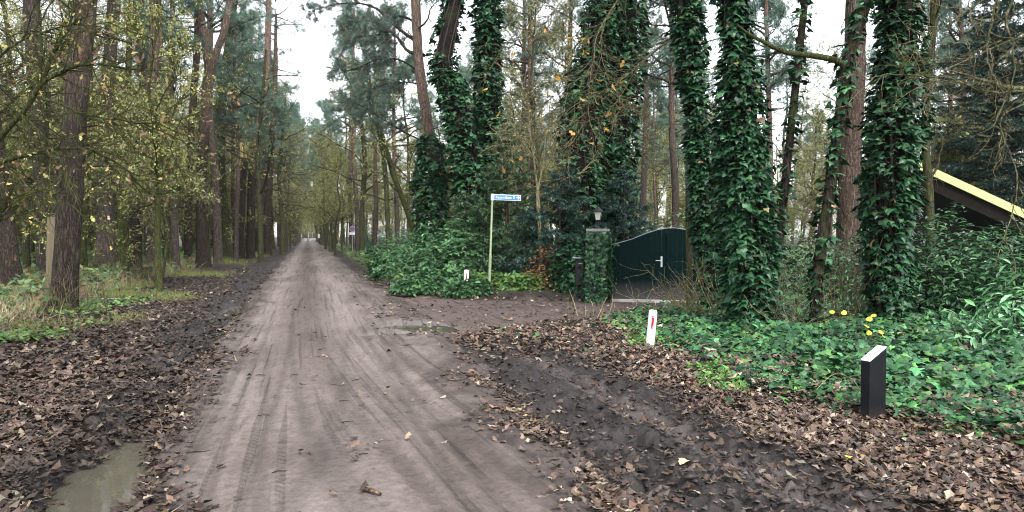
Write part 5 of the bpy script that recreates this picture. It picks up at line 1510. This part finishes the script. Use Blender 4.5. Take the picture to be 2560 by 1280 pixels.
# reddish dead spray in front of the spruces
g = at(1375, 585, 20.1); bush('dead_bush', 'rusty brown dead bush between the sign pole and the pillar', 'bush', g[:2], .75, .35, 1.05, 1100, .10, OAKS_S[0], [(.20, .10, .05), (.12, .065, .04), (.30, .15, .06)], 360, M_LEAF, None, 46, .9)
# dark shrubs up the right verge
for px, py, rx, ry, rz_, sd, lab in ((930, 626, 1.6, 1.6, 2.4, 1, 'dark evergreen shrub right behind the round sign'), (1000, 640, 1.8, 1.6, 2.2, 2, 'dark evergreen shrub left of the ivy sleeved pine'), (905, 618, 1.5, 1.8, 1.5, 3, 'low dark shrub on the right verge by the round sign')):
    g = gnd(px, py); bush('evergreen_shrub', lab, 'bush', g[:2], rx, ry, rz_, 2600, .20, LAUREL, [(.035, .08, .05), (.045, .095, .06), (.028, .06, .04)], 370 + sd, M_LAUREL, 'evergreen shrubs on the right verge')

# bare twiggy shrub between the two right hand trunks, with pale canes
def twig_shrub(label, px, py, hgt, n, col, seed, lean=.35, leafy=0, cols=YELLOW, bias=(0, 0)):
    rng = np.random.default_rng(seed); g = gnd(px, py); z = H(g[0], g[1])
    root = thing('bare_shrub', label, 'bush', (g[0], g[1], z))
    D = np.stack([rng.normal(bias[0], lean, n), rng.normal(bias[1], lean, n), np.ones(n)], 1)
    B = walk(rng, np.stack([rng.normal(0, .25, n), rng.normal(0, .2, n), np.full(n, -.03)], 1), D, rng.uniform(.6, 1.1, n) * hgt, 9, .12, -.02)
    mb = MB(); v, q = tubes(B, taper(np.full(n, .012), np.full(n, .004), 9), 4); mb.add(v, q, col)
    p, d, _, t = spawn(rng, B, n * 5, .2, 1, .7)
    B2 = walk(rng, p, d, rng.uniform(.2, .7, n * 5), 6, .22, -.03); v, q = tubes(B2, taper(np.full(n * 5, .004), np.full(n * 5, .0018), 6), 3); mb.add(v, q, col * 1.1)
    if leafy:
        p, d, _, t = spawn(rng, B2, leafy, .2, 1, .6)
        scatter(mb, OAKS_S[1], p, rng.normal(0, 1, (leafy, 3)) + [0, 0, .6], d, rng.uniform(.05, .10, leafy), tints(rng, leafy, cols), 1)
    mb.build('cane', [M_TWIG, M_LEAF], root)
twig_shrub('bare shrub of pale upright canes between the thin leaning stem and the thick ivy trunk', 2128, 815, 1.5, 40, PALE * 1.35, 81, .3)
twig_shrub('tangle of bare brown twigs at the foot of the widest ivy trunk', 1985, 835, 1.15, 36, PALE * 1.2, 82, .75)
twig_shrub('pale arching twigs sprawling in front of the gate', 1770, 800, 1.2, 30, PALE * 1.5, 83, .5, 26, [(.40, .25, .06), (.16, .20, .08)], (-.8, -.1))
twig_shrub('dry brown stems round the foot of the dark straight pine', 350, 716, 1.0, 40, PALE * .8, 84, .7)
twig_shrub('dry stems and twigs round the foot of the thickest pine', 150, 800, .8, 40, PALE * .75, 85, .8)
twig_shrub('bare twigs beside the grey furrowed pine', 270, 706, 1.2, 36, PALE * .7, 86, .6)
# yellow leaved sprig
g = gnd(2175, 905); rng = np.random.default_rng(88)
root = thing('yellow_sprig', 'thin sprig with a few bright yellow leaves above the ground ivy', 'plant', (g[0], g[1], H(g[0], g[1])))
mb = MB(); tips = [(2112, 792), (2128, 800), (2165, 815), (2178, 808), (2160, 828), (2170, 842), (2196, 844), (2204, 852), (2080, 800)]
dd_ = float((g - CAM) @ _f)
for a, b in tips:
    e = at(a, b, dd_); P = spline(np.array([g, (g * .45 + e * .55) + [0, 0, .08], e]), 8); v, q = tubes(P[None], np.full((1, 8), .003), 4); mb.add(v, q, PALE * .7)
mb.build('stem', M_TWIG, root, g)
for a, b in tips:
    mb = MB(); e = at(a, b, dd_)
    n_ = 10; aa = np.arange(n_) * 2 * np.pi / n_
    o_ = [(.42 * math.sin(t) * (1 - .25 * math.cos(t)), .45 - .5 * math.cos(t), -.06 * abs(math.sin(t))) for t in aa]
    scatter(mb, fan(o_, .0), e[None], np.array([[rng.normal(-.2, .5), rng.normal(-.6, .5), 1.0]]), np.array([[rng.normal(.6, .5), rng.normal(0, .3), -.2]]), .082, np.array([[.62, .60, .07]]) * rng.uniform(.8, 1.1))
    mb.build('leaf', M_LEAF, root, g)

def sample(n, xr_, yr_, w, seed, rmin=2.5, power=1.0):
    """positions on the ground, thinned with distance, kept where the weight allows"""
    rng = np.random.default_rng(seed)
    out = [[], []]; got = 0
    for _ in range(60):
        m_ = 4 * n
        d = rmin * (yr_ / rmin) ** (rng.uniform(0, 1, m_) ** power)
        u = rng.uniform(-.86, .86, m_)
        p = d[:, None] * (_f[:2] + u[:, None] * _r[:2])
        x, y = p[:, 0], p[:, 1]
        ok = rng.uniform(0, 1, m_) < w(x, y, masks(x, y))
        ok &= (x > xr_[0]) & (x < xr_[1])
        out[0].append(x[ok]); out[1].append(y[ok]); got += ok.sum()
        if got >= n: break
    return np.concatenate(out[0])[:n], np.concatenate(out[1])[:n]

def in_pool(x, y):
    w = np.zeros_like(x); h = hz(x, y)
    for cx, cy, rx, ry, dp, ro in POOLS: w = np.maximum(w, (((x - cx) / rx) ** 2 + ((y - cy) / ry) ** 2 < 4) * sstep(.006, -.004, h + dp * .42 - .004 * cx))
    return w

LIT = [(.088, .054, .036), (.118, .077, .054), (.060, .037, .027), (.155, .108, .078), (.038, .028, .024), (.09, .068, .056)]
LITP = [(.28, .22, .165), (.24, .165, .10), (.33, .28, .21)]
def litter_w(x, y, m):
    w = np.clip((1 - m['bare']) * (1 - .55 * m['lmud']) * (1 - .93 * m['churn']) * (1 - .91 * m['ivy']) * (1 - .7 * m['grassl']) * (1 - .85 * m['bank']) + .012 * m['road'] * sstep(.5, .62, fbm(x * 2, y * 2, 400)) + .12 * m['side'] + .10 * m['road'] * sstep(.5, .0, xr(y) - x + m['n1']) + .22 * m['road'] * sstep(.35, 0, x - xl(y) + m['n1']), 0, 1)
    return w * (1 - in_pool(x, y) * .985)
rng = np.random.default_rng(401)
def litter(n, dmin, dmax, tm, size, seed, wet):
    x, y = sample(n, (-20, 14), dmax, litter_w, seed, dmin, 1.0)
    n = len(x); m = masks(x, y); z = height(x, y, m)
    nor = np.stack([rng.normal(0, .17, n), rng.normal(0, .17, n), np.ones(n)], 1)
    a = rng.uniform(0, 6.28, n); tip = np.stack([np.cos(a), np.sin(a), rng.normal(0, .10, n)], 1)
    left = x < 0
    base = np.where((rng.uniform(0, 1, n) < np.where(left, .05, .10))[:, None], tints(rng, n, LITP), tints(rng, n, LIT, .3))
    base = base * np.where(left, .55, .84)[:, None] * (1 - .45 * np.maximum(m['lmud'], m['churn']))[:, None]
    if wet: base = base * np.where(left, 1.0, 1.0)[:, None]
    return np.stack([x, y, z + rng.uniform(.004, .040, n) + m['ivy'] * .10], 1), nor, tip, size * rng.uniform(.45, 1.25, n), base
mb = MB()
A = litter(34000, 3.0, 8.5, OAKS, .088, 411, True)
for k in range(6):
    s = np.arange(len(A[0])) % 6 == k
    scatter(mb, OAKS_S[k % 4], *[a[s] for a in A])
B = litter(25000, 8.0, 34, OAKS_S, .128, 412, True)
for k in range(4):
    s = np.arange(len(B[0])) % 4 == k
    scatter(mb, OAKS_S[k], *[a[s] for a in B])
x, y = sample(5200, (-20, 14), 16, litter_w, 414, 3.2, 1.0)
n = len(x); a = rng.uniform(0, 6.28, n)
scatter(mb, (BLADE[0] * [3.2, 1, .25], BLADE[1]), np.stack([x, y, hz(x, y) + rng.uniform(.01, .03, n)], 1), np.stack([rng.normal(0, .2, n), rng.normal(0, .2, n), np.ones(n)], 1), np.stack([np.cos(a), np.sin(a), 0 * a], 1), rng.uniform(.04, .16, n), tints(rng, n, [(.10, .07, .05), (.05, .04, .035), (.18, .14, .10)]))
props(mb.build('leaf_litter', M_LITTER), kind='stuff')

# the fallen leaves that show largest, one object each
cls = [('tan', [(.27, .21, .155), (.24, .18, .12)]), ('brown', [(.12, .08, .06), (.10, .066, .05)]), ('dark', [(.045, .034, .03)])]
FL = {}
for cname, cols in cls:
    FL[cname] = []
    for k in range(6):
        t = MB(); t.add(OAKS[k][0] - [0, .5, 0], OAKS[k][1], np.array(cols[k % len(cols)])); FL[cname].append(t.mesh('fallen_leaf', M_LITTER))
A = litter(290, 3.6, 9.0, OAKS, .108, 421, True); m_ = masks(A[0][:, 0], A[0][:, 1])
for j in range(len(A[0])):
    p, nn, tt, s = A[0][j], A[1][j], A[2][j], max(A[3][j], .075)
    c = ('tan', 'brown', 'dark')[int(np.searchsorted([.30, .72], rng.uniform()))]
    side = 'left verge' if m_['dl'][j] > 0 else ('muddy road' if m_['road'][j] > .5 else ('churned mud' if m_['churn'][j] > .4 else 'right verge'))
    me = FL[c][j % 6]
    nn = nn / np.linalg.norm(nn); y = tt - nn * tt.dot(nn); y /= np.linalg.norm(y); x = np.cross(y, nn)
    o = bpy.data.objects.new('fallen_leaf', me); C.objects.link(o)
    o.matrix_world = Matrix(((x[0] * s, y[0] * s, nn[0] * s, p[0]), (x[1] * s, y[1] * s, nn[1] * s, p[1]), (x[2] * s, y[2] * s, nn[2] * s, p[2] + .015), (0, 0, 0, 1)))
    props(o, '%s oak leaf fallen on the %s near the camera' % ({'tan': 'pale tan', 'brown': 'mid brown', 'dark': 'wet blackish'}[c], side), 'leaf', 'fallen oak leaves')
# two single bright ones
for px, py, col, s, lab in ((2122, 1167, (.62, .52, .06), .10, 'round bright yellow leaf on the brown litter below the marker post'), (1712, 1178, (.62, .45, .22), .15, 'large pale oak leaf lying on the dark mud right of the road')):
    g = gnd(px, py); t = MB(); t.add(OAKS[0][0] - [0, .5, 0], OAKS[0][1], np.array(col))
    o = link('fallen_leaf', t.mesh('fallen_leaf', M_LITTER), None, (g[0], g[1], H(g[0], g[1]) + .035), (.1, -.1, 2.2), s); props(o, lab, 'leaf')

# mud clods along the churned edges
def clods():
    rng = np.random.default_rng(430); mb = MB()
    x, y = sample(3800, (-8, 10), 18, lambda x, y, m: np.clip(.9 * np.maximum(m['lmud'], m['churn']) + .05 * m['road'] * sstep(.45, .1, np.minimum(x - xl(y), np.abs(xr(y) - x))) + .15 * m['side'], 0, 1) * (1 - in_pool(x, y)), 431, 3.2)
    n = len(x); z = hz(x, y)
    ico = np.array([(1, 0, 0), (-1, 0, 0), (0, 1, 0), (0, -1, 0), (0, 0, .75), (0, 0, -.5)], float)
    tri = np.array([(0, 2, 4), (2, 1, 4), (1, 3, 4), (3, 0, 4), (2, 0, 5), (1, 2, 5), (3, 1, 5), (0, 3, 5)])
    s = rng.exponential(.007, n) + .005
    V = x[:, None, None] * 0 + np.stack([x, y, z + s * .2], 1)[:, None] + s[:, None, None] * ico[None] * rng.uniform(.3, 1.6, (n, 6, 3)) * np.array([1.3, 1.3, .7])
    mb.add(V.reshape(-1, 3), (tri[None] + (np.arange(n) * 6)[:, None, None]).reshape(-1, 3), np.repeat(tints(rng, n, [(.024, .019, .018), (.034, .027, .025), (.055, .045, .042)]), 6, 0), 0, True)
    props(mb.build('mud_clods', M_LITTER), kind='stuff')
clods()

# ground ivy on the right
x, y = sample(26000, (3.0, 20), 22, lambda x, y, m: m['ivy'] * .95 + .006 * (1 - m['bare']) * (1 - m['churn']) * (x > 2.5), 441, 5.0, .8)
rng = np.random.default_rng(442); n = len(x); z = hz(x, y); m_ = masks(x, y)
depth_ = np.clip((x - ivy_x(y)) * .6, .1, 1)
mound = .03 + .34 * np.clip(fbm(x * 1.5, y * 1.5, 443) * 1.6 - .35, 0, 1) * depth_
lay = rng.uniform(0, 1, n) ** .6
nor = np.stack([rng.normal(-.15, .5, n), rng.normal(-.3, .5, n), np.ones(n)], 1)
a = rng.uniform(0, 6.28, n); tip = np.stack([np.cos(a) - .3, np.sin(a) - .6, rng.normal(-.25, .3, n)], 1)
GIVY = [(.030, .095, .036), (.020, .066, .026), (.042, .12, .046), (.012, .042, .018), (.055, .13, .036)]
mb = MB(); scatter(mb, IVY, np.stack([x, y, z + mound * lay + .01], 1), nor, tip, np.clip(rng.lognormal(-2.4, .32, n), .035, .15), tints(rng, n, GIVY, .34))
props(mb.build('ground_ivy', M_IVY), kind='stuff')

# green undergrowth on both sides, moss and grass
def ground_leaves(name, n, dmax, w, size, cols, seed, zh, tmpl=BRAMBLE, rmin=6.0, pw=.9, mat=None):
    x, y = sample(n, (-45, 60), dmax, w, seed, rmin, pw)
    rng = np.random.default_rng(seed + 1); n = len(x)
    z = hz(x, y) + zh * rng.uniform(0, 1, n) * (.3 + 1.2 * fbm(x * .8, y * .8, seed))
    dd = np.sqrt(x * x + y * y)
    mb = MB(); scatter(mb, tmpl, np.stack([x, y, z + .02], 1), rng.normal(0, .45, (n, 3)) + [0, -.2, 1], rng.normal(0, 1, (n, 3)), rng.uniform(.6, 1.2, n) * size * (1 + dd / 45), tints(rng, n, cols, .25))
    props(mb.build(name, mat or M_BRAM), kind='stuff')
ground_leaves('undergrowth', 6000, 75, lambda x, y, m: ((x < 0) * np.clip(m['wood'] * sstep(13.5, 19, y) * (.25 + .75 * sstep(.42, .58, fbm(x * .5, y * .35, 451))), 0, 1)), .15, [(.06, .125, .045), (.085, .16, .06), (.11, .17, .055), (.05, .09, .04), (.13, .12, .05)], 452, .42)
ground_leaves('undergrowth', 4600, 80, lambda x, y, m: np.clip(m['bank'] * (x > 0) * sstep(19, 24, y) * (.5 + sstep(.4, .6, fbm(x * .5, y * .5, 455))), 0, 1), .15, [(.085, .16, .055), (.06, .125, .05), (.12, .19, .06), (.045, .09, .045)], 456, .5, rmin=16)
ground_leaves('verge_weeds', 1700, 19, lambda x, y, m: (x < 0) * sstep(1.9, 2.6, m['dl']) * sstep(.50, .60, fbm(x * .9, y * .9, 461)) * (1 - m['bare']) * (y > 8.5), .085, [(.08, .15, .04), (.06, .12, .04), (.11, .16, .05)], 462, .09, rmin=8.5)
ground_leaves('verge_weeds', 520, 20, lambda x, y, m: (x > 3.5) * (y < 13) * sstep(-.55, 0, x - ivy_x(y)) * sstep(.5, -.1, x - ivy_x(y)) * sstep(.5, .6, fbm(x * 1.4, y * 1.4, 463)), .07, [(.11, .22, .05), (.08, .17, .05)], 464, .05, rmin=5.0)

def blades(name, n, dmax, w, size, cols, seed, rmin=7.0, lean=.5, pw=.9):
    x, y = sample(n, (-40, 40), dmax, w, seed, rmin, pw)
    rng = np.random.default_rng(seed + 1); n = len(x); dd = np.sqrt(x * x + y * y)
    mb = MB(); a = rng.uniform(0, 6.28, n)
    tip = np.stack([rng.normal(0, lean, n), rng.normal(0, lean, n), np.ones(n)], 1)
    scatter(mb, BLADE, np.stack([x, y, hz(x, y) - .01], 1), np.stack([np.cos(a), np.sin(a), 0 * a], 1), tip, rng.uniform(.5, 1.3, n) * size * (1 + dd / 60), tints(rng, n, cols, .2))
    props(mb.build(name, M_GRASS), kind='stuff')
blades('grass', 14000, 60, lambda x, y, m: np.clip(m['grassl'] * .9 + .5 * (x > 0) * sstep(.5, .9, x - xr(y)) * sstep(2.2, 1.4, x - xr(y)) * sstep(20, 25, y), 0, 1), .12, [(.15, .19, .045), (.18, .22, .055), (.12, .16, .05), (.22, .20, .07)], 471, 11)
blades('dead_grass', 12000, 40, lambda x, y, m: (x < 0) * m['wood'] * sstep(2.5, 3.5, m['dl']) * sstep(9, 5, m['dl']) * (.35 + .65 * sstep(.4, .6, fbm(x * .7, y * .7, 473))), .28, [(.20, .16, .09), (.20, .155, .09), (.32, .27, .16)], 474, 9, .8)
blades('dead_grass', 45, 20, lambda x, y, m: (x > 4.5) * sstep(-.9, 0, trk_s(x) - y) * sstep(1.6, .3, trk_s(x) - y) * sstep(11, 8, x), .40, [(.34, .28, .14), (.24, .22, .10), (.14, .2, .06)], 476, 12, .5)

# sticks and twigs
def stick(name, label, px, py, ang, L, r, col, bend=.12, seed=0, grp=None, mat=None):
    rng = np.random.default_rng(seed); g = gnd(px, py); z = H(g[0], g[1])
    P = np.array([(-L / 2, 0, 0), (-L * .15, L * bend, .004), (L * .2, -L * bend * .3, .006), (L / 2, L * bend * .6, 0)])
    mb = MB(); v, q = tubes(spline(P, 12)[None], np.linspace(r, r * .55, 12)[None], 7); mb.add(v, q, col)
    o = mb.build(name, mat or M_TWIG); o.location = (g[0], g[1], z + r * .9); o.rotation_euler = (0, 0, ang); props(o, label, 'stick', grp)
stick('stick', 'short broken branch piece on the road at the bottom of the picture', 930, 1254, -.9, .15, .017, np.array([.20, .13, .09]), .03)
stick('stick', 'pale stripped branch lying at the foot of the left pines', 255, 767, .1, .75, .03, np.array([.42, .40, .36]), .02)
stick('stick', 'thin dark twig on the left part of the road', 490, 1138, .25, .26, .005, np.array([.05, .04, .035]))
stick('stick', 'curved dark twig on the muddy patch right of the road', 1600, 1195, -.6, .30, .005, np.array([.04, .033, .03]), .2)
for k, (px, py, a) in enumerate(((660, 1052, -.2), (735, 948, .1), (1020, 1038, .1), (905, 1158, .4), (860, 1010, -.1), (560, 935, .2), (650, 945, -.3), (780, 862, 0), (1210, 1075, .3), (890, 960, .6), (700, 1200, .1), (870, 1075, .2))):
    stick('twig', 'tiny dark twig lying on the dirt road', px, py, a, .10, .004, np.array([.045, .036, .032]), .15, k, 'tiny twigs on the road')
# pale grass straws arching over the ground ivy
for pts, lab in (([(2040, 975), (2085, 935), (2130, 948), (2155, 985)], 'pale arching straw left of the marker post'), ([(2325, 918), (2345, 940), (2365, 958)], 'short straight straw right of the marker post')):
    P = np.array([gnd(a, b, .22) for a, b in pts]); P = spline(P, 12); v, q = tubes(P[None], np.full((1, 12), .004), 5); mb = MB(); mb.add(v, q, PALE * 2)
    o = mb.build('straw', M_TWIG, None, P[0]); o.location = P[0]; props(o, lab, 'straw')

# ------------------------------------------------------------------ damp air
hm = bpy.data.materials.new('damp_air'); hm.use_nodes = True
hn = hm.node_tree; hn.nodes.clear()
ho = hn.nodes.new('ShaderNodeOutputMaterial'); pv = hn.nodes.new('ShaderNodeVolumePrincipled')
pv.inputs['Color'].default_value = (.86, .93, .95, 1); pv.inputs['Density'].default_value = .00012
hn.links.new(pv.outputs[0], ho.inputs['Volume'])
mb = MB(); box(mb, (0, 0, 15.5), (900, 900, 33)); o = mb.build('haze', hm); props(o, kind='stuff')

# two or three trees that would read alike are told apart by their distance
alike = {}
for o in C.objects:
    if o.parent is None and o.name.split('.')[0] in ('pine_tree', 'oak_tree', 'sapling'): alike.setdefault(o['label'], []).append(o)
for lab, os_ in alike.items():
    if 2 <= len(os_) <= 3:
        os_.sort(key=lambda o: o.location.x * _f[0] + o.location.y * _f[1])
        for o, w in zip(os_, ('nearer', 'farther') if len(os_) == 2 else ('nearest', 'middle', 'farthest')): o['label'] = '%s, %s' % (lab, w)
